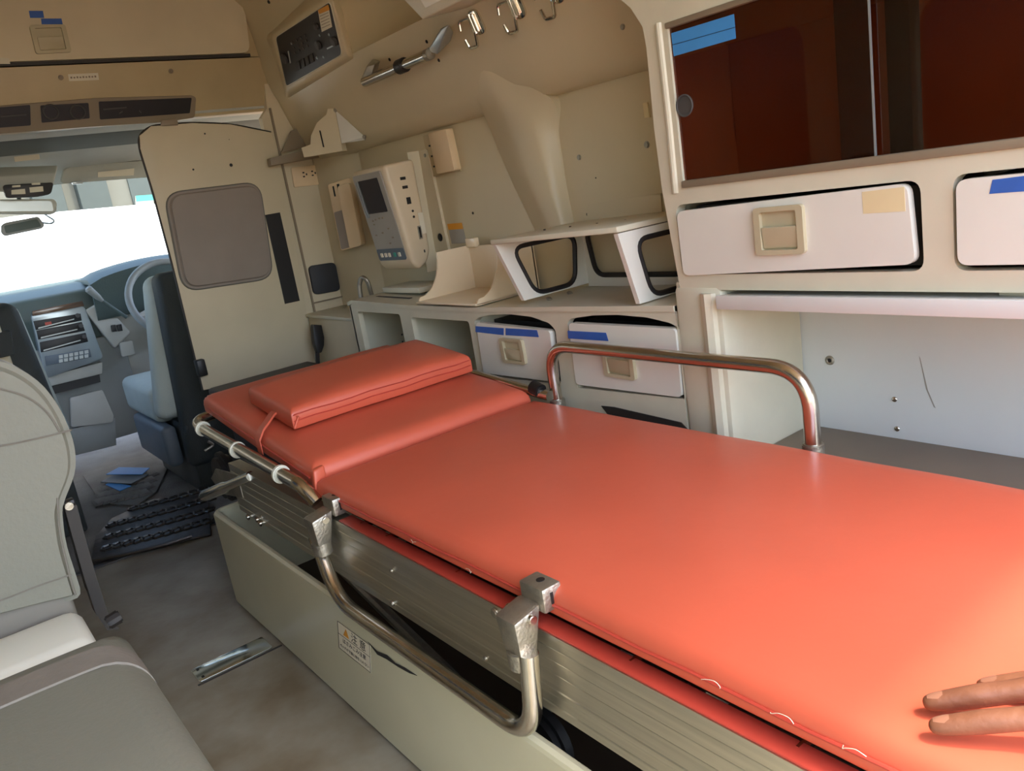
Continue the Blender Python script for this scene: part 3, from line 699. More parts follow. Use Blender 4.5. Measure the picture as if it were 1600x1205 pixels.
for u, v in [(.25, .52), (.36, .51), (.5, .50), (.62, .5), (.25, .56), (.45, .66), (.7, .62), (.2, .68), (.75, .72), (.6, .78)]:
    obj('key', mq.slab(u-.025, v-.008, u+.025, v+.008, .003, .0045), 'vent_frame', fp)
sq = Q((1.268, yn, 1.10), (1.375, yn, 1.10), (1.268, yn, .80), toward=(1.3, 0, 1))
for u, v, w_, h_ in [(.52, .13, .09, .03), (.54, .22, .09, .03), (.58, .36, .07, .07), (.80, .90, .02, .03)]:
    obj('port', sq.slab(u-w_, v-h_/2, u+w_, v+h_/2, -.002, .001), 'black', mo)
for v in (.47, .53): obj('port', cyl(sq.p(.65, v, -.002), sq.p(.65, v, .001), .004, 10), 'black', mo)
obj('port', merge(sq.slab(.70, .63, .82, .77, -.001, .002, .003)), 'castmetal', mo)
obj('port', sq.slab(.73, .645, .79, .755, .002, .0025), 'black', mo)
obj('rating_label', sq.slab(.80, .50, .97, .72, 0, .001), 'paper', mo)
mb = thing('monitor_bracket', 'pale upright metal bracket behind the monitor with black plug', 'bracket', (1.42, 2.2, .72))
br = ats([(653, 236), (667, 233), (706, 418), (684, 422)], X=1.425)
obj('bracket_plate', slab(rnd(br, .006), (.01, 0, 0)), 'offwhite_panel', mb)
obj('bracket_web', slab([br[0], br[3], br[3]+Vector((-.04, .005, 0)), br[0]+Vector((-.04, .005, 0))], (0, -.004, 0)), 'offwhite_panel', mb)
bp3 = at(688, 371, X=1.424); obj('round_plug', cyl((1.421, bp3.y, bp3.z), (1.426, bp3.y, bp3.z), .013, 18, .002), 'black', mb)
screw(at(664, 243, X=1.424), (-1, 0, 0), .006, mb)
obj('bracket_foot', rbox(1.30, 1.42, 2.22, 2.46, .703, .722, .004), 'cream', mb)
# outlets, handset, pad, label
def outlet_face(q, parent, sockets):
    for u, v in sockets:
        for du, dv in ((-.045, -.1), (-.045, .1)):
            obj('socket_slot', q.slab(u+du-.03, v+dv-.035, u+du+.03, v+dv+.035, .004, .0055), 'ink', parent)
        obj('socket_hole', q.slab(u+.045-.02, v-.05, u+.045+.02, v+.05, .004, .0055, .001), 'ink', parent)
ow = thing('wall_outlet', 'beige double socket outlet plate on the front bulkhead', 'outlet', at(481, 290, Y=YB))
oq = Q(*ats([(454, 262), (503, 257), (459, 293)], Y=YB))
pp = obj('outlet_plate', oq.slab(0, 0, 1, 1, 0, .005, .006, .001), 'handset', ow)
outlet_face(oq, ow, [(.40, .42), (.68, .40)])
ow2 = thing('covered_outlet', 'cream covered socket outlet high on the side wall', 'outlet', at(690, 276, X=1.434))
oq2 = Q(*ats([(663, 212), (708, 200), (677, 276)], X=1.434))
obj('outlet_plate', oq2.slab(0, 0, 1, 1, 0, .006, .006), 'cream_dark', ow2)
obj('flip_cover', oq2.slab(.42, 0, 1.02, .96, .004, .030, .006, .003), 'handset', ow2)
for v in (.3, .55, .8): obj('socket_slot', merge(oq2.slab(.14, v-.05, .19, v-.01, .006, .0075), oq2.slab(.24, v-.05, .29, v-.01, .006, .0075)), 'ink', ow2)
cp0 = Vector((1.408, 2.93, 0)); cn_ = Vector((-.19, -.035, 0)).normalized()
cn_ = Vector((-(2.93-2.74), -(1.438-1.408), 0)).normalized()
ph = thing('intercom_handset', 'cream intercom handset in cradle beside the monitor', 'handset', (1.41, 2.88, .85))
pq = Q(at(514, 288, Y=2.84), at(549, 277, Y=2.76), at(535, 392, Y=2.84))
cr_ = obj('cradle', pq.slab(0, 0, 1, 1, -.03, .012, .012, .003), 'handset', ph)
obj('handset_grip', merge(pq.slab(.55, .08, 1.1, 1.0, .012, .04, .012, .006)), 'handset', ph)
obj('keypad', pq.slab(.06, .42, .52, .98, .012, .016, .006), 'cushion_taupe', ph)
obj('hook_slot', merge(pq.slab(.2, .05, .26, .2, .012, .0135), pq.slab(.40, .04, .50, .14, .012, .0135)), 'ink', ph)
pdq = Q(*ats([(480, 416), (521, 410), (489, 461)], Y=YB))
obj('grip_pad', pdq.slab(0, 0, 1.02, 1, 0, .014, .02, .004), 'soft_black', None)
tag(bpy.data.objects['grip_pad'], 'small dark rounded rubber pad on the front bulkhead', 'pad')
lq = Q(*ats([(699, 350), (722, 348), (706, 381)], X=1.4345))
lb = obj('warning_label', lq.slab(0, 0, 1, 1, 0, .0006), 'monitor_grey', wr)
obj('label_header', lq.slab(0, 0, 1, .3, .0006, .001), 'orange', lb)
# corner bracket holder near bulkhead
bk_ = thing('corner_holder', 'white moulded holder bracket with slanted fin above the outlet', 'holder', (1.33, 2.85, 1.17))
n0 = Vector((.23, .135, 0)).normalized(); n0 = Vector((-.135, -.23, 0)).normalized()
n0 = Vector((-(2.90-2.67), -(1.385-1.25), 0)).normalized(); p0 = Vector((1.205, 2.86, 0))
def BK(x, y): return atp(x, y, p0, n0)
face = [BK(*p) for p in [(471, 231), (485, 226), (486, 212), (495, 192), (510, 179), (512, 170), (523, 169), (535, 236), (475, 246)]]
obj('holder_face', slab(face, -n0*.03), 'offwhite_panel', bk_)
obj('holder_slot', slab([BK(*p)+n0*.0006 for p in [(499, 204), (501, 204), (507, 230), (505, 230)]], n0*.001), 'ink', bk_)
fin = [MO(*p, .006) for p in [(524, 172), (570, 214), (570, 219), (534, 224)]]
obj('side_fin', slab([BK(524, 172), fin[1], fin[2], BK(534, 224)], (.004, .004, 0)), 'white', bk_)
for p in (fin[1], BK(525, 172)): screw(p+Vector((-.002, 0, 0)), (-1, -.5, 0), .007, bk_)
obj('support_arm', slab([at(*p, Y=2.93) for p in [(422, 247), (470, 236), (500, 238), (500, 246), (424, 259)]], (0, .03, 0), .002), 'vent_frame', bk_)
obj('shade_plate', slab([at(*p, Y=2.97) for p in [(440, 238), (455, 205), (485, 185), (510, 180), (486, 212), (485, 228)]], (0, .008, 0)), 'vent_frame', bk_)
# ---- things on the upper moulding
MN = Vector((-.32, 0, -.11)).normalized(); MP0 = Vector((1.36, 0, 1.28))
def MO(x, y, off=0): return atp(x, y, MP0+MN*off, MN)
cs = thing('control_console', 'black switch panel in a cream housing high on the side wall', 'control panel', MO(480, 110))
hs_ = [MO(*p, .026) for p in [(424, 55), (518, -8), (544, 88), (449, 146)]]
hb_ = [MO(*p, -.03) for p in [(412, 58), (514, -40), (566, 94), (446, 165)]]
obj('console_housing', hexa(hb_, hs_, .012, 3), 'shell', cs)
cq = Q(MO(432, 56, .027), MO(514, 3, .027), MO(448, 134, .027))
cpn = obj('switch_panel', slab(rnd([MO(*p, .026) for p in [(431, 58), (516, 2), (535, 85), (448, 135)]], .018), MN*.003), 'black', cs)
rim_ = rnd([MO(*p, .0275) for p in [(431, 58), (516, 2), (535, 85), (448, 135)]], .018)
obj('panel_rim', tube(rim_, .0022, 6, True), 'cream', cs)
lbl = obj('warning_label', slab([MO(*p, .030) for p in [(497, 16), (513, 7), (519, 42), (503, 50)]], MN*.0008), 'paper', cs)
obj('label_header', slab([MO(*p, .031) for p in [(497, 16), (513, 7), (515, 15.5), (499, 22)]], MN*.0006), 'orange', lbl)
for k in range(5): obj('label_line', slab([MO(500+k*.7, 25+k*4.6, .031), MO(513+k*.8, 19+k*4.6, .031), MO(513+k*.8, 20+k*4.6, .031), MO(500+k*.7, 26+k*4.6, .031)], MN*.0004), 'vent_frame', lbl)
for (px, py, r_) in [(446, 91, .016), (496, 41, .009), (499, 70, .013), (524, 64, .014), (496, 90, .005), (506, 89, .004), (515, 54, .005), (500, 55, .004), (456, 68, .004)]:
    a_ = MO(px, py, .028); obj('knob', cyl(a_, a_+MN*(.012 if r_ > .008 else .004), r_, 14, .002), 'dark_grey' if r_ > .006 else 'silver', cs)
for i in range(4):
    for j in range(3):
        a_ = MO(458+i*6.5+j*2, 66-i*3.6+j*8, .028); obj('toggle_button', cyl(a_, a_+MN*.004, .004, 8), 'dark_grey', cs)
for i in range(4):
    x_, y_ = 463+i*7, 97-i*3.8
    obj('rocker_switch', slab([MO(x_, y_, .029), MO(x_+5, y_-2.6, .029), MO(x_+8, y_+10, .029), MO(x_+3, y_+13, .029)], MN*.004, .001), 'dark', cs)
obj('level_bar', slab([MO(*p, .029) for p in [(511, 75), (521, 70), (522, 72), (512, 77)]], MN*.002), 'silver', cs)
obj('key_line', slab([MO(*p, .029) for p in [(450, 80), (451.5, 79), (455, 98), (453.5, 99)]], MN*.002), 'silver', cs)
screw(MO(420, 3, .0), MN, .006, wr, 'ink')
# grab handle
gh = thing('grab_handle', 'chrome grab handle with black rubber ring on the upper moulding', 'grab handle', MO(630, 90))
e0, e1 = MO(570, 128, .05), MO(672, 84, .05)
obj('handle_bar', tube([e0, e1], .0145, 14), 'steel', gh)
mid = e0+(e1-e0)*.60; dd = (e1-e0).normalized()
obj('rubber_ring', cyl(mid-dd*.022, mid+dd*.022, .02, 16, .006), 'black', gh)
obj('bar_sleeve', cyl(e1-dd*.018, e1+dd*.004, .0155, 14, .002), 'castmetal', gh)
obj('end_bracket', hexa([MO(*p, .0) for p in [(572, 108), (582, 92), (594, 95), (590, 112)]], [MO(*p, .055) for p in [(563, 126), (573, 103), (586, 100), (578, 128)]], .004), 'castmetal', gh)
obj('end_bracket', hexa([MO(*p, .0) for p in [(680, 75), (695, 45), (709, 50), (705, 64)]], [MO(*p, .048) for p in [(667, 80), (688, 45), (702, 37), (683, 86)]], .004), 'silver', gh)
for p in [(609, 93), (667, 65), (686, 94)]: screw(MO(*p, 0), MN, .005, wr, 'ink')
# folding chrome hooks
def hook(px, py, label):
    h = thing('folding_hook', label, 'hook', MO(px, py), 'chrome folding hooks on the upper moulding')
    ex = Vector((0, -1, 0)); ey = (Vector((-.11, 0, .32))).normalized()
    c0 = MO(px, py)
    def L(u, v, w): return c0+ex*u+ey*v+MN*w
    obj('base_plate', slab(rnd([L(-.006, .032, 0), L(.034, .030, 0), L(.038, -.030, 0), L(-.002, -.032, 0)], .018), MN*.006, .001), 'chrome', h)
    obj('hinge_barrel', merge(cyl(L(.004, .024, .010), L(.004, -.024, .010), .006, 10, .001), cyl(L(.016, .020, .010), L(.016, -.020, .010), .005, 10, .001)), 'chrome', h)
    obj('hook_arm', tube(bend([L(.004, .016, .012), L(-.034, .018, .016), L(-.038, -.004, .02)], .008, 4), .0035, 8), 'chrome', h)
    obj('hook_arm', tube(bend([L(.004, -.02, .012), L(.000, -.052, .018), L(-.028, -.050, .022), L(-.030, -.026, .024)], .006, 4), .0042, 8), 'chrome', h)
    return h
hook(741, 36, 'chrome folding hook nearest the grab handle')
hook(803, 10, 'chrome folding hook in the middle of its row')
hook(862, -15, 'chrome folding hook farthest from the grab handle')
lb_ = thing('ceiling_lamp_box', 'cream lamp box with chamfered end above the chrome hooks', 'lamp', (1.2, 1.5, 1.41))
c0_ = at(660, 31, X=1.17)
lz = c0_.z
obj('lamp_housing', hexa([(1.17, 1.0, lz), (1.17, c0_.y, lz), (1.33, c0_.y+.0, lz+.03), (1.33, 1.0, lz+.03)], [(1.13, 1.0, lz+.16), (1.13, c0_.y+.13, lz+.16), (1.30, c0_.y+.13, lz+.16), (1.30, 1.0, lz+.16)], .004), 'cream', lb_)
obj('lamp_lens', slab([(1.168, 1.05, lz+.02), (1.168, c0_.y-.03, lz+.02), (1.145, c0_.y+.0, lz+.11), (1.145, 1.05, lz+.11)], (-.004, 0, -.001)), 'white', lb_)

# ============================================================ PARTITION PANEL AND OVERHEAD CABINET
YP = 2.985
pa = thing('partition_panel', 'cream partition panel with padded taupe square and black strip', 'partition', (1.03, YP, .45))
po = ats([(318, 610), (272, 420), (240, 300), (219, 232), (218, 212), (236, 197), (300, 192), (360, 194), (424, 207), (440, 262), (494, 572)], Y=YP)
obj('panel_board', slab(po, (0, .018, 0), .002), 'offwhite_panel', pa)
obj('edge_trim', tube(bend([p+Vector((0, .006, 0)) for p in po[:9]], .05, 5), .0055, 8), 'dark', pa)
cu_ = rnd(ats([(256, 303), (404, 285), (426, 434), (286, 455)], Y=YP), .06, 7)
b = slab(cu_, (0, -.02, 0)); 
fs = [f for f in b.faces if len(f.verts) > 4 and f.calc_center_median().y < YP-.015]
bmesh.ops.bevel(b, geom=[e for f in fs for e in f.edges], offset=.012, segments=3, affect='EDGES')
cu2 = obj('padded_square', b, 'cushion_taupe', pa)
obj('pad_piping', tube([p+Vector((0, -.004, 0)) for p in cu_], .0045, 7, True), 'grey_seat_dark', pa)
obj('black_strip', slab(ats([(414, 336), (437, 332), (468, 470), (445, 475)], Y=YP), (0, -.003, 0)), 'black', pa)
for p, r_ in [((361, 258), .006), ((302, 265), .0035), ((320, 209), .003), ((358, 218), .0015)]:
    q_ = at(*p, Y=YP); obj('screw_hole', cyl(q_, q_+Vector((0, -.001, 0)), r_, 12), 'black', pa)
obj('latch_tab', slab(ats([(252, 188), (276, 186), (278, 196), (250, 197)], Y=YP-.004), (0, -.008, 0), .002), 'vent_frame', pa)
obj('lower_latch', rbox(.775, .805, YP-.03, YP+.012, .50, .56, .004), 'black', pa)
oc = thing('overhead_cabinet', 'beige overhead cabinet with flap door and air vents above the cab', 'cabinet', (.45, 3.1, 1.4))
YO = 2.965
zd = 1.583
xr_ = at(425, 60, Y=YO).x
obj('cabinet_body', merge(rbox(-.38, xr_+.03, YO+.012, 3.36, zd-.006, 1.795, .004)), 'cream_dark', oc)
dr_ = [Vector((-.34, YO, zd+.006)), Vector((at(392, 86, Y=YO).x, YO, zd+.006)), Vector((at(382, 0, Y=YO).x, YO, 1.79)), Vector((-.34, YO, 1.79))]
dro = obj('flap_door', slab(rnd(dr_, [.01, .03, .01, .01]), (0, .014, 0)), 'offwhite_panel', oc)
handle(Q(*ats([(45, 41), (101, 39), (56, 85)], Y=YO)), dro)
obj('blue_tape', slab(ats([(45, 17), (67, 17), (69, 28), (47, 28)], Y=YO), (0, -.0006, 0)), 'tape_deep', dro)
obj('blue_tape', slab(ats([(64, 29), (96, 29), (98, 38), (65, 38)], Y=YO), (0, -.0006, 0)), 'tape_deep', dro)
obj('sticker', slab(ats([(-6, 90), (14, 91), (16, 100), (-6, 100)], Y=YO), (0, -.0006, 0)), 'cream', dro)
obj('hinge_gap', rbox(-.36, dr_[1].x, YO+.004, YO+.02, zd-.006, zd+.004, 0), 'dark', oc)
# fascia below the door, leaning forward, with a vent strip
def FA(x, y, off=0): return atp(x, y, Vector((0, YO+.004, zd)), Vector((0, -.94, -.34)).normalized())+Vector((0, -.94, -.34)).normalized()*off
fn = Vector((0, -.94, -.34)).normalized()
zf0, zf1 = zd-.008, 1.395
def yfa(z): return YO+.004+(zd-z)*.34/.94
fa = [(yfa(zf0), zf0), (yfa(zf1), zf1), (yfa(zf1)+.06, zf1+.0), (3.2, 1.45), (3.2, zf0)]
obj('fascia', extr(fa, 'X', -.38, xr_+.045, .004), 'cream_dark', oc)
vs = obj('vent_strip', slab(rnd([FA(*p) for p in [(-60, 170), (0, 165), (150, 153), (300, 149), (305, 152), (303, 183), (260, 190), (146, 197), (0, 208), (-60, 214)]], .01), fn*.008), 'vent_frame', oc)
for pts_ in [[(-60, 172), (46, 163), (47, 195), (-60, 203)], [(62, 164), (137, 160), (139, 184), (64, 191)], [(153, 158), (298, 152), (295, 176), (155, 186)]]:
    obj('vent_slot', slab(rnd([FA(*p, .008) for p in pts_], .004), fn*.002), 'black', vs)
for px in (78, 120):
    a_ = FA(px, 174, .010); obj('dial', torus_ring(a_, fn, .022, .003, 20, 6), 'dark_grey', vs)
for px0, py0, px1, py1 in [(160, 169, 196, 166), (185, 175, 190, 172), (216, 171, 219, 174), (0, 180, 40, 177)]:
    obj('louvre', slab([FA(px0, py0, .010), FA(px1, py1, .010), FA(px1, py1+2, .010), FA(px0, py0+2, .010)], fn*.003), 'dark_grey', vs)
lqs = Q(FA(106, 116), FA(153, 114), FA(108, 127))
ls = obj('label_strip', lqs.slab(0, 0, 1, 1, 0, .001), 'paper', oc)
for k in range(9):
    u = .06+k*.1; obj('print_mark', lqs.slab(u, .35+.05*(k % 2), u+.06, .62, .001, .0014), 'vent_frame', ls)
for p in [(95, 121), (267, 111), (420, 102)]: screw(FA(*p), fn, .008, oc, 'vent_frame')
# seat belt buckle hanging by the bulkhead
sb = thing('belt_buckle', 'black seat belt buckle hanging beside the partition panel', 'buckle', at(495, 570, Y=2.9))
obj('buckle_body', slab(rnd(ats([(485, 507), (503, 508), (502, 540), (498, 551), (492, 550), (487, 535)], Y=2.90), .006), (0, -.025, 0), .004), 'black', sb)
obj('buckle_strap', slab(ats([(492, 546), (498, 546), (499, 574), (494, 574)], Y=2.895), (0, -.006, 0)), 'black', sb)

# ============================================================ ATTENDANT SEAT (foreground)
se = thing('attendant_seat', 'grey vinyl attendant seat with white base beside the stretcher', 'seat', (-.1, 1.0, 0))
YS = 1.30
bo = ats([(-170, 545), (-40, 556), (22, 570), (68, 600), (100, 645), (119, 695), (122, 738), (104, 782), (99, 800), (104, 850), (122, 905), (132, 938), (60, 955), (-140, 1010)], Y=YS)
b = slab(rnd(bo, .025, 3), (0, .10, 0))
fs = [f for f in b.faces if len(f.verts) > 10]
bmesh.ops.bevel(b, geom=[e for f in fs for e in f.edges], offset=.012, segments=3, affect='EDGES')
obj('backrest', b, 'grey_seat', se)
def seam(pts, Y, r=.0015, mt='grey_seat_dark'): return obj('stitch_seam', tube(bend(ats(pts, Y=Y), .03, 4), r, 6), mt, se)
seam([(-60, 600), (0, 607), (45, 620), (76, 645), (94, 676)], YS-.0005)
seam([(-100, 705), (0, 698), (60, 685), (112, 672)], YS-.0008)
seam([(90, 778), (92, 830), (110, 905), (118, 930)], YS-.0005)
seam([(-60, 955), (0, 940), (60, 915), (112, 898)], YS-.0005)
obj('lower_back_panel', rbox(-.33, .085, YS+.012, YS+.06, .44, .56, .012, 3), 'grey_seat_dark', se)
obj('base_cover', rbox(-.33, .088, 1.165, 1.305, .36, .497, .022, 4), 'ivory', se)
b = pad(-.335, .125, .40, 1.165, lambda y: .40, lambda y: .512, .055, 14, 20, .008)
obj('seat_cushion', b, 'grey_seat', se, angle=60)
def cush(x, y):
    d = min(x+.335, .125-x, y-.40, 1.165-y); e_ = .055-math.sqrt(max(0, .055**2-(.055-min(d, .055))**2))
    return .512-e_+.008*(1-((2*(x+.335)/.46-1)**4))*(1-((2*(y-.40)/.765-1)**6))-.004
xs = [-.33, -.25, -.15, -.05, 0, .03, .055, .075, .09, .102, .111, .118, .1225, .1245]
band = [[(x, y, cush(x, y)+.0035) for x in xs]+[(.1265, y, .45), (.1265, y, .42)] for y in (1.036, 1.055, 1.075, 1.094)]
obj('seat_band', loft(band, (-.001, 0, -.003)), 'seat_band', se)
obj('seat_pedestal', rbox(-.32, .05, .5, 1.28, 0, .40, .02), 'ivory', se)
fr_ = ats([(100, 790), (112, 835), (132, 905), (150, 960), (168, 985)], Y=1.33)
obj('recline_arm', loft([fr_, [p+Vector((.016, 0, -.006)) for p in fr_]], (0, .03, 0)), 'black', se)
obj('recline_arm', slab(ats([(104, 785), (116, 780), (140, 870), (148, 920), (136, 925), (120, 870)], Y=1.345), (0, .02, 0), .002), 'black', se)
kp = at(167, 975, Y=1.26); obj('recline_knob', merge(cyl(kp, kp+Vector((.02, 0, .004)), .011, 10, .002)), 'black', se)
pv = at(107, 790, Y=1.325); obj('pivot_bolt', cyl(pv, pv+Vector((0, -.008, 0)), .006, 12, .001), 'castmetal', se)

# ============================================================ THINGS ON THE FLOOR
fpl = thing('floor_plate', 'bright metal cover plate screwed to the dusty floor', 'plate', (.39, 1.87, 0))
obj('plate_sheet', slab(rnd([(.306, 1.832, .0), (.485, 1.832, .0), (.485, 1.905, .0), (.306, 1.905, .0)], .006), (0, 0, .0035), .0008), 'plate_metal', fpl)
for y_ in (1.848, 1.89): obj('rivet', rbox(.316, .322, y_-.004, y_+.004, .003, .0045, 0), 'ink', fpl)
sm = thing('step_mat', 'black glossy rubber step mat with raised hexagon loops', 'mat', (.55, 3.1, 0))
ms = [at(*p, Z=.004) for p in [(142, 882), (330, 836), (325, 775), (240, 782), (175, 812), (150, 840)]]
for p in ms: p.z = .002
obj('mat_sheet', slab(ms, (0, 0, .008), .002), 'mat_sheet', sm)
hexm = None; cnt = 0
for i in range(11):
    for j in range(4):
        px = 168+i*15.5+j*3.5; py = 856-i*3.9-j*18-max(0, i-6)*.6
        if px > 330 or (j == 3 and i < 2): continue
        p = at(px, py, Z=.012)
        if hexm is None:
            pts_ = [Vector((math.cos(k*math.pi/3)*.021, math.sin(k*math.pi/3)*.028, 0)) for k in range(6)]
            hexm = obj('hexagon_loop', tube([p+q_ for q_ in pts_], .0045, 6, True), 'mat_black', sm); p00 = p
        else:
            n_ = hexm.copy(); COL.objects.link(n_); n_.parent = sm; n_.location = hexm.location+(p-p00)
obj('mat_edge', tube([ms[0]+Vector((0, 0, .012)), at(200, 866, Z=.014), at(262, 850, Z=.014), at(300, 838, Z=.014)], .007, 8), 'mat_black', sm)
tr3 = struct('trim_3', rbox(-.34, .86, 2.822, 2.85, -.012, .006, .003), 'dark', 'dark metal step edge strip across the aisle')
qm = thing('quilted_mat', 'worn grey quilted floor mat under the loose papers', 'mat', (.55, 3.8, 0))
qp = [at(*p, Z=-.01) for p in [(150, 775), (175, 790), (215, 792), (245, 770), (262, 735), (230, 715), (170, 722), (130, 745)]]
obj('mat_sheet', slab(qp, (0, 0, .008), .002), 'carpet', qm)
a_ = None
for i in range(7):
    for j in range(4):
        p = at(158+i*11+j*4, 784-j*10-i*2.2, Z=0)
        if a_ is None:
            a_ = obj('quilt_square', hexa([p+Vector(v) for v in [(-.03, -.05, 0), (.03, -.05, 0), (.03, .05, 0), (-.03, .05, 0)]], [p+Vector(v) for v in [(-.02, -.035, .008), (.02, -.035, .008), (.02, .035, .008), (-.02, .035, .008)]], .002), 'carpet', qm); p00 = p
        else:
            n_ = a_.copy(); COL.objects.link(n_); n_.parent = qm; n_.location = a_.location+(p-p00)
def flat(name, label, cat, pts_, z, mt, th=.003, grp=None):
    P = [at(*p, Z=z) for p in pts_]
    o = obj(name, slab(P, (0, 0, th)), mt); return tag(o, label, cat, grp)
flat('document_card', 'pale blue card lying on the quilted mat, underneath the others', 'card', [(165, 758), (172, 754), (205, 760), (187, 768)], .010, 'tape_blue')
flat('document_card', 'blue card with white print in the middle of the small pile', 'card', [(158, 754), (175, 744), (232, 742), (205, 757)], .016, 'bluegrey')
flat('document_card', 'light blue folded card lying on top of the small pile', 'card', [(166, 742), (186, 731), (234, 732), (222, 742)], .024, 'tape_blue')

# ============================================================ THE CAB
da = thing('dashboard', 'dark green-grey dashboard with centre stack under the windscreen', 'dashboard', (.55, 4.5, 0))
obj('dash_top', extr([(4.20, .60), (4.15, .74), (4.17, .83), (4.26, .862), (4.55, .868), (4.92, .862), (4.92, .5), (4.3, .5)], 'X', -.4, 1.53, .015, 3), 'dash_dark', da)
hood = []
for k in range(13):
    x = .70+k*.055; h = .868+.05*math.sin(math.pi*k/12)**.6
    hood.append([(x, 4.10, .70), (x, 4.06, h-.02), (x, 4.10, h), (x, 4.3, h+.004), (x, 4.6, .86)])
obj('instrument_hood', loft(hood, (0, .02, -.02)), 'dash_dark', da)
obj('instrument_panel', slab([(.74, 4.12, .70), (1.32, 4.12, .70), (1.32, 4.14, .87), (.74, 4.14, .87)], (0, .01, 0)), 'black', da)
for x_ in (.93, 1.12): obj('gauge', torus_ring((x_, 4.115, .79), (0, -1, .1), .05, .004, 24, 6), 'silver', da)
obj('lower_dash', extr([(4.22, .10), (4.20, .47), (4.17, .60), (4.4, .60), (4.4, .10)], 'X', -.4, .80, .01), 'dash_grey', da)
obj('knee_panel', extr([(4.28, .15), (4.20, .56), (4.14, .70), (4.4, .70), (4.4, .15)], 'X', .72, 1.5, .012), 'dash_light', da)
obj('column_cover', hexa(ats([(132, 486), (160, 470), (205, 520), (180, 545)], Y=4.13), [p+Vector((0, .1, 0)) for p in ats([(132, 486), (160, 470), (205, 520), (180, 545)], Y=4.13)], .01), 'dash_light', da)
YD = 4.13
def DK(*pp, Y=YD): return ats(pp, Y=Y)
obj('stack_surround', slab(rnd(DK((48, 492), (132, 478), (162, 560), (72, 592)), .02), (0, .08, 0), .004), 'silver', da)
obj('wood_trim', slab(DK((50, 486), (128, 470), (131, 478), (50, 494)), (0, -.012, 0), .002), 'wood', da)
for pts_ in [[(52, 502), (126, 490), (128, 501), (56, 516)], [(57, 517), (128, 503), (133, 517), (60, 531)], [(62, 535), (134, 520), (138, 534), (64, 551)]]:
    rd = obj('radio_unit', slab(DK(*pts_, Y=YD-.004), (0, .02, 0), .002), 'black', da)
    obj('radio_bar', slab(DK((pts_[3][0]+4, pts_[3][1]-4), (pts_[2][0]-12, pts_[2][1]-3), (pts_[2][0]-12, pts_[2][1]-1.5), (pts_[3][0]+4, pts_[3][1]-2), Y=YD-.008), (0, .004, 0)), 'silver', rd)
    kq = at(pts_[2][0]-7, pts_[2][1]-8, Y=YD-.006); obj('radio_knob', cyl(kq, kq+Vector((0, -.012, 0)), .010, 12, .002), 'dark_grey', rd)
bpn = obj('climate_panel', slab(DK((70, 557), (140, 545), (143, 558), (72, 572), Y=YD-.004), (0, .02, 0), .002), 'bluegrey', da)
for i in range(6):
    for j in range(2):
        x_, y_ = 92+i*8, 555.5-i*1.5+j*6.5
        obj('climate_button', slab(DK((x_, y_), (x_+6, y_-1), (x_+6.4, y_+4), (x_+.4, y_+5), Y=YD-.006), (0, .004, 0)), 'silver', bpn)
hzb = obj('hazard_button', slab(DK((70, 504), (80, 502.5), (81, 507), (71, 508.5), Y=YD-.008), (0, .004, 0)), 'red_edge', da)
obj('stack_lower', slab(DK((74, 588), (160, 566), (160, 584), (78, 604), Y=4.15), (0, .05, 0), .003), 'dash_light', da)
obj('open_pocket', slab(DK((80, 598), (155, 582), (157, 597), (84, 616), Y=4.165), (0, .02, 0)), 'black', da)
obj('glove_door', slab(rnd(DK((110, 622), (160, 609), (178, 650), (176, 660), (112, 668), Y=4.17), .01), (0, .03, 0), .003), 'dash_light', da)
obj('kick_panel', slab(DK((108, 672), (180, 652), (182, 696), (118, 712), Y=4.18), (0, .03, 0), .003), 'dash_grey', da)
obj('coin_cover', slab(rnd(DK((187, 536), (207, 532), (211, 553), (191, 558), Y=4.12), .008), (0, .02, 0), .002), 'dash_light', da)
for i in range(2): obj('switch', slab(DK((174+i*9, 509-i), (181+i*9, 507.5-i), (183+i*9, 518-i), (176+i*9, 519-i), Y=4.10), (0, .02, 0), .001), 'black', da)
sw = thing('steering_wheel', 'dark steering wheel partly hidden by the driver seat', 'steering wheel', (.98, 3.95, .62))
wcn = Vector((.985, 3.86, .735)); wax = Vector((0, -.88, .48)).normalized()
obj('wheel_rim', torus_ring(wcn, wax, .185, .016, 48, 12), 'dash_grey', sw)
obj('wheel_hub', merge(cyl(wcn-wax*.05, wcn+wax*.012, .065, 24, .012)), 'dash_light', sw)
wu = Vector((1, 0, 0)); wv = wax.cross(wu)
for a_ in (R(200), R(340), R(270)):
    dct = wu*math.cos(a_)+wv*math.sin(a_)
    obj('wheel_spoke', tube([wcn+dct*.05-wax*.01, wcn+dct*.18], [.020, .013], 10), 'dash_light', sw)
obj('steering_column', cyl(wcn-wax*.04, wcn-wax*.30, .035, 16), 'dash_grey', sw)
gl = thing('gear_lever', 'grey column gear lever sticking out beside the wheel', 'gear lever', (.85, 3.98, .7))
g0, g1_, g2_ = at(198, 496, Y=3.98), at(160, 470, Y=3.96), at(136, 450, Y=3.94)
obj('lever_rod', tube([g0, g1_], [.008, .007], 10), 'dash_dark', gl)
obj('lever_grip', tube([g1_, g1_+(g2_-g1_)*.3, g1_+(g2_-g1_)*.9, g2_], [.008, .014, .017, .010], 12), 'dash_grey', gl)
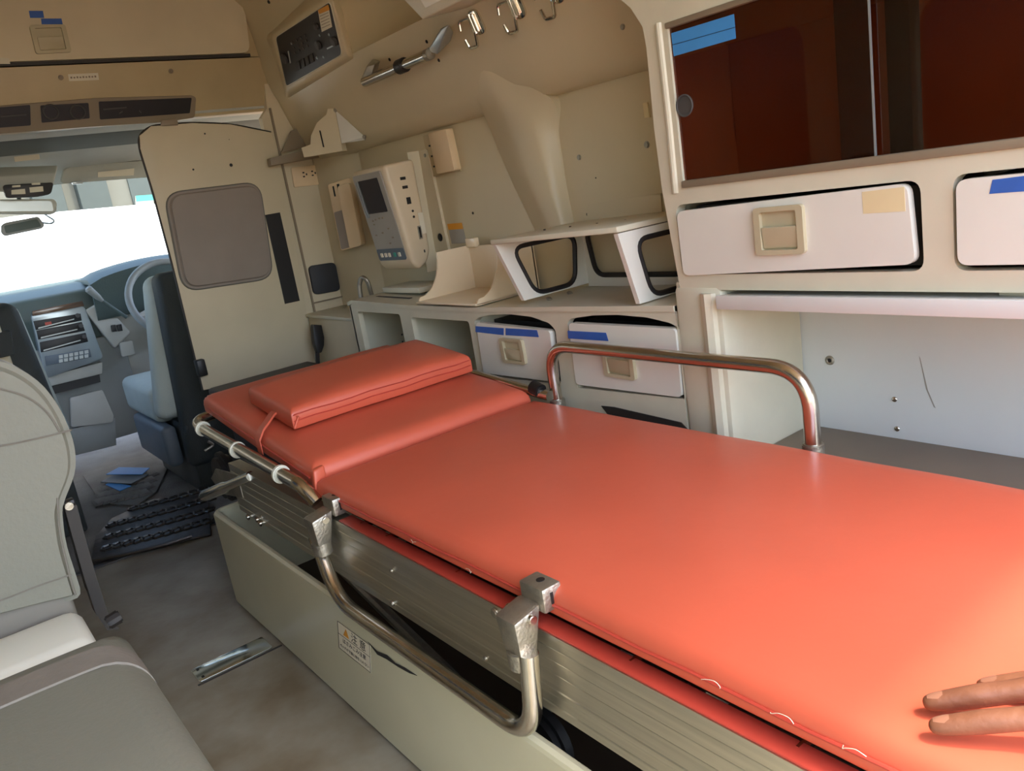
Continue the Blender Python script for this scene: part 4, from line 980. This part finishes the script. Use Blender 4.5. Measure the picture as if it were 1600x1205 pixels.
# driver seat
ds = thing('driver_seat', 'pale fabric driver seat with dark back behind the partition', 'seat', (1.0, 3.5, 0))
obj('back_shell', hexa([(.73, 3.24, .10), (1.25, 3.24, .10), (1.25, 3.34, .10), (.73, 3.34, .10)], [(.80, 3.30, .87), (1.20, 3.30, .87), (1.20, 3.42, .87), (.80, 3.42, .87)], .035, 4), 'driver_dark', ds)
obj('back_cushion', hexa([(.68, 3.33, .30), (1.28, 3.33, .30), (1.28, 3.45, .30), (.68, 3.45, .30)], [(.785, 3.40, .86), (1.22, 3.40, .86), (1.22, 3.50, .86), (.785, 3.50, .86)], .04, 4), 'driver_light', ds)
obj('seat_cushion', rbox(.69, 1.25, 3.44, 3.96, .27, .425, .035, 4), 'driver_light', ds)
obj('seat_side_cover', rbox(.68, .74, 3.36, 3.85, .10, .27, .02, 3), 'bluegrey', ds)
obj('seat_base', rbox(.75, 1.22, 3.26, 3.85, -.012, .28, .01), 'driver_dark', ds)
obj('seat_anchor', tube(bend(ats([(320, 705), (335, 695), (325, 690)], Y=3.22), .02, 3), .006, 8), 'castmetal', ds)
# passenger seat
psn = thing('passenger_seat', 'beige passenger seat with dark side bolster behind the attendant seat', 'seat', (.1, 3.3, 0))
obj('back_bolster', hexa([(-.20, 3.20, .28), (.36, 3.20, .28), (.36, 3.38, .28), (-.20, 3.38, .28)], [(-.13, 3.26, .87), (.32, 3.26, .87), (.32, 3.42, .87), (-.13, 3.42, .87)], .04, 4), 'driver_dark', psn)
obj('back_cover', hexa([(-.19, 3.17, .30), (.255, 3.17, .30), (.255, 3.23, .30), (-.19, 3.23, .30)], [(-.12, 3.22, .89), (.25, 3.22, .89), (.25, 3.28, .89), (-.12, 3.28, .89)], .02, 3), 'offwhite_panel', psn)
obj('back_band', hexa([(-.19, 3.165, .70), (.262, 3.165, .70), (.262, 3.30, .70), (-.19, 3.30, .70)], [(-.19, 3.19, .76), (.275, 3.19, .78), (.275, 3.32, .78), (-.19, 3.32, .76)], .006), 'driver_dark', psn)
obj('front_cushion', hexa([(-.22, 3.34, .30), (.385, 3.34, .30), (.385, 3.46, .30), (-.22, 3.46, .30)], [(-.14, 3.40, .86), (.335, 3.40, .86), (.335, 3.50, .86), (-.14, 3.50, .86)], .04, 4), 'driver_light', psn)
obj('seat_cushion', rbox(-.2, .36, 3.4, 3.9, .27, .42, .04, 4), 'driver_light', psn)
obj('seat_base', rbox(-.17, .33, 3.3, 3.85, -.012, .28, .01), 'driver_dark', psn)
# roof console, visor, mirrors
rc = thing('roof_console', 'beige roof console with white lettered switches over the mirrors', 'console', (.5, 3.75, 1.24))
obj('console_body', hexa(ats([(-30, 300), (80, 302), (88, 270), (-30, 278)], Y=3.72), ats([(-34, 272), (90, 262), (90, 258), (-34, 262)], Y=3.78), .01), 'headliner', rc)
cpq = slab(rnd(ats([(4, 289), (84, 285), (80, 303), (60, 307), (10, 309)], Y=3.70), .012), (0, .03, 0), .002)
ck = obj('switch_face', cpq, 'black', rc)
for pts_ in [[(18, 297), (39, 295), (40, 303), (18, 304)], [(46, 293), (67, 291), (68, 299), (47, 301)], [(19, 290), (32, 289), (32, 292), (19, 293)], [(49, 286), (63, 285), (63, 288.5), (50, 289)]]:
    obj('switch_label', slab(ats(pts_, Y=3.697), (0, .003, 0)), 'paper', ck)
sv = thing('sun_visor', 'grey folded sun visor under the cab headliner', 'visor', (.9, 4.05, 1.28))
vz = ats([(100, 266), (112, 259), (300, 246), (300, 272), (130, 285), (95, 288)], Y=3.92)
obj('visor_flap', slab(rnd(vz, .02), (0, .025, .006), .006), 'headliner', sv)
obj('visor_label', slab(ats([(153, 269), (210, 263), (209, 274), (153, 277)], Y=3.916), (0, .002, 0)), 'paper', sv)
obj('visor_clip', slab(ats([(112, 284), (128, 282), (130, 287), (114, 288)], Y=3.90), (0, .02, 0), .002), 'silver', sv)
m1 = thing('rear_view_mirror', 'wide pale rear view mirror directly below the roof console', 'mirror', at(40, 335, Y=3.8))
mp_ = rnd(ats([(-70, 312), (84, 311), (89, 317), (88, 332), (80, 335), (-70, 333)], Y=3.80), .012)
obj('mirror_shell', slab(mp_, (0, .03, 0), .006), 'headliner', m1)
obj('mirror_glass', slab(rnd(ats([(-64, 314), (80, 314), (84, 330), (-64, 331)], Y=3.80), .01), (0, -.001, 0)), 'silver', m1)
obj('mirror_stem', cyl(at(30, 312, Y=3.82), at(28, 298, Y=3.84), .008, 10), 'dash_dark', m1)
m2 = thing('lower_mirror', 'small dark inner mirror hanging lower near the windscreen', 'mirror', at(38, 368, Y=4.1))
obj('mirror_shell', slab(rnd(ats([(2, 352), (8, 348), (60, 338), (70, 352), (66, 357), (8, 369), (2, 364)], Y=4.08), .01), (0, .02, 0), .004), 'dash_grey', m2)
obj('mirror_glass', slab(rnd(ats([(6, 353), (58, 342), (65, 354), (9, 365)], Y=4.079), .008), (0, -.001, 0)), 'dash_dark', m2)
obj('mirror_stem', tube(bend(ats([(66, 348), (80, 350), (86, 345), (70, 335)], Y=4.09), .02, 4), .004, 8), 'silver', m2)

# ============================================================ OUTSIDE THE WINDSCREEN
vn = thing('white_van', 'overexposed white van parked across the view outside the windscreen', 'van', (1.2, 9.5, -.62))
vp = [(-3.0, -.30), (3.6, -.30), (3.7, .25), (3.45, .55), (3.0, 1.10), (2.4, 1.36), (1.2, 1.42), (-1.2, 1.42), (-2.8, 1.38), (-3.1, 1.1)]
obj('van_body', extr(vp, 'Y', 9.0, 10.7, .08, 3), 'car_white', vn)
obj('door_seam', merge(rbox(1.2, 1.21, 8.992, 9.02, -.2, 1.1, 0), rbox(-.4, -.39, 8.992, 9.02, -.2, 1.1, 0)), 'silver', vn)
for x_ in (-2.0, 2.4):
    for y_ in (9.02, 10.5): obj('wheel', cyl((x_, y_-.03, -.29), (x_, y_+.17, -.29), .33, 24, .03), 'tyre', vn)
bl = thing('building', 'pale roadside building with grey pilasters behind the white van', 'building', (3, 18, -.62))
obj('facade_wall', rbox(-14, 22, 18, 19, -.62, 9, 0), 'facade', bl)
for x_ in (1.2, 2.5, 3.3, 5.6): obj('pilaster', rbox(x_, x_+.55, 17.7, 18, -.62, 9, .02), 'facade_grey', bl)
for x_ in (-1.4, .2, 4.3): obj('window_recess', rbox(x_, x_+.8, 17.96, 18.02, .8, 3.2, 0), 'facade_grey', bl)
sg = at(222, 315, Y=17.6)
bs = thing('wall_sign', 'teal and white notice board on the building wall', 'sign', (sg.x, 17.6, sg.z-.4))
obj('sign_board', slab(ats([(212, 306), (240, 304), (240, 342), (214, 344)], Y=17.6), (0, .05, 0)), 'paper', bs)
obj('sign_header', slab(ats([(212, 306), (240, 304), (240, 313), (213, 315)], Y=17.59), (0, .02, 0)), 'teal', bs)

# ============================================================ HAND RESTING ON THE MATTRESS
ha = thing('person', 'person whose bare right hand rests flat on the red mattress', 'person', (.70, .12, .50))
V_, E_, RD = [], [], []
def joint(p, r, prev=None):
    V_.append(Vector(p)); RD.append(r)
    if prev is not None: E_.append((prev, len(V_)-1))
    return len(V_)-1
ZM = .502
wr_ = joint((.735, .035, ZM+.040), .030)
pm = joint((.705, .090, ZM+.034), .030, wr_)
fa1 = joint((.80, -.06, ZM+.065), .030, wr_); fa2 = joint((.93, -.27, ZM+.13), .040, fa1)
tips = {'index': at(1449, 1134, Z=ZM+.010), 'middle': at(1440, 1098, Z=ZM+.010), 'ring': at(1524, 1072, Z=ZM+.010)}
tips['little'] = tips['ring']+Vector((.045, -.035, 0))
kn = {'index': Vector((.648, .150, ZM+.030)), 'middle': Vector((.680, .168, ZM+.033)), 'ring': Vector((.705, .155, ZM+.030)), 'little': Vector((.733, .138, ZM+.026))}
for k, w_ in (('index', .0098), ('middle', .0100), ('ring', .0094), ('little', .0082)):
    K = kn[k]; T = tips[k]; d = T-K
    a0 = joint(pm and (V_[pm]*.45+K*.55), .016, pm)
    a1 = joint(K, w_*1.25, a0)
    a1 = joint(K+d*.24+Vector((0, 0, .009)), w_*1.08, a1)
    a2 = joint(K+d*.42+Vector((0, 0, .011)), w_*1.17, a1)
    a2 = joint(K+d*.57+Vector((0, 0, .008)), w_*1.0, a2)
    a3 = joint(K+d*.73+Vector((0, 0, .005)), w_*1.06, a2)
    a4 = joint(K+d*.93, w_*.88, a3); joint(T+Vector((0, 0, -.001)), w_*.62, a4)
t0 = joint((.675, .065, ZM+.028), .018, pm); t1 = joint((.640, .085, ZM+.018), .0125, t0); t2 = joint((.615, .110, ZM+.012), .010, t1); joint((.605, .128, ZM+.010), .007, t2)
hc = V_[0].copy()
me = bpy.data.meshes.new('hand'); me.from_pydata([v-hc for v in V_], E_, []); me.materials.append(MATS['skin'])
ho = link('hand', me, ha, hc)
sk = ho.modifiers.new('skin', 'SKIN'); sk.use_smooth_shade = True
if not me.skin_vertices: me.attributes  # layer is made by the modifier
bpy.context.view_layer.objects.active = ho
lay = me.skin_vertices[0].data if me.skin_vertices else None
if lay is None:
    bpy.ops.mesh.customdata_skin_add({'object': ho}) if False else None
    with bpy.context.temp_override(object=ho, active_object=ho): bpy.ops.mesh.customdata_skin_add()
    lay = me.skin_vertices[0].data
for i, r_ in enumerate(RD): lay[i].radius = (r_, r_)
for i in range(len(V_)): lay[i].use_root = (i == 0)
ss = ho.modifiers.new('smooth', 'SUBSURF'); ss.levels = 2; ss.render_levels = 2
bpy.context.view_layer.update(); hev = ho.evaluated_get(bpy.context.evaluated_depsgraph_get())
for k in ('index', 'middle', 'ring'):
    T = tips[k]; d = (T-kn[k]); d.z = 0; d.normalize(); n_ = Vector((-d.y, d.x, 0))
    cN = T-d*.010
    def skin_top(p):
        hit = hev.ray_cast(Vector((p.x, p.y, p.z+.1))-hc, Vector((0, 0, -1)))
        return Vector((p.x, p.y, hit[1].z+hc.z+.0004)) if hit[0] else Vector((p.x, p.y, p.z+.006))
    nb = loft([[skin_top(cN+d*u+n_*v*(1-.5*max(0, u)/.006 if u > 0 else 1-.45*max(0, -u-.002)/.004)) for v in (-.0052, -.0026, 0, .0026, .0052)] for u in (-.006, -.005, -.002, .002, .0045, .006)], (0, 0, -.0012))
    obj('fingernail', nb, 'nail', ha)
sl = tube([(.86, -.155, ZM+.095), (.90, -.22, ZM+.115), (1.0, -.38, ZM+.17)], [.046, .050, .058], 18)
obj('sleeve', sl, 'sleeve', ha)
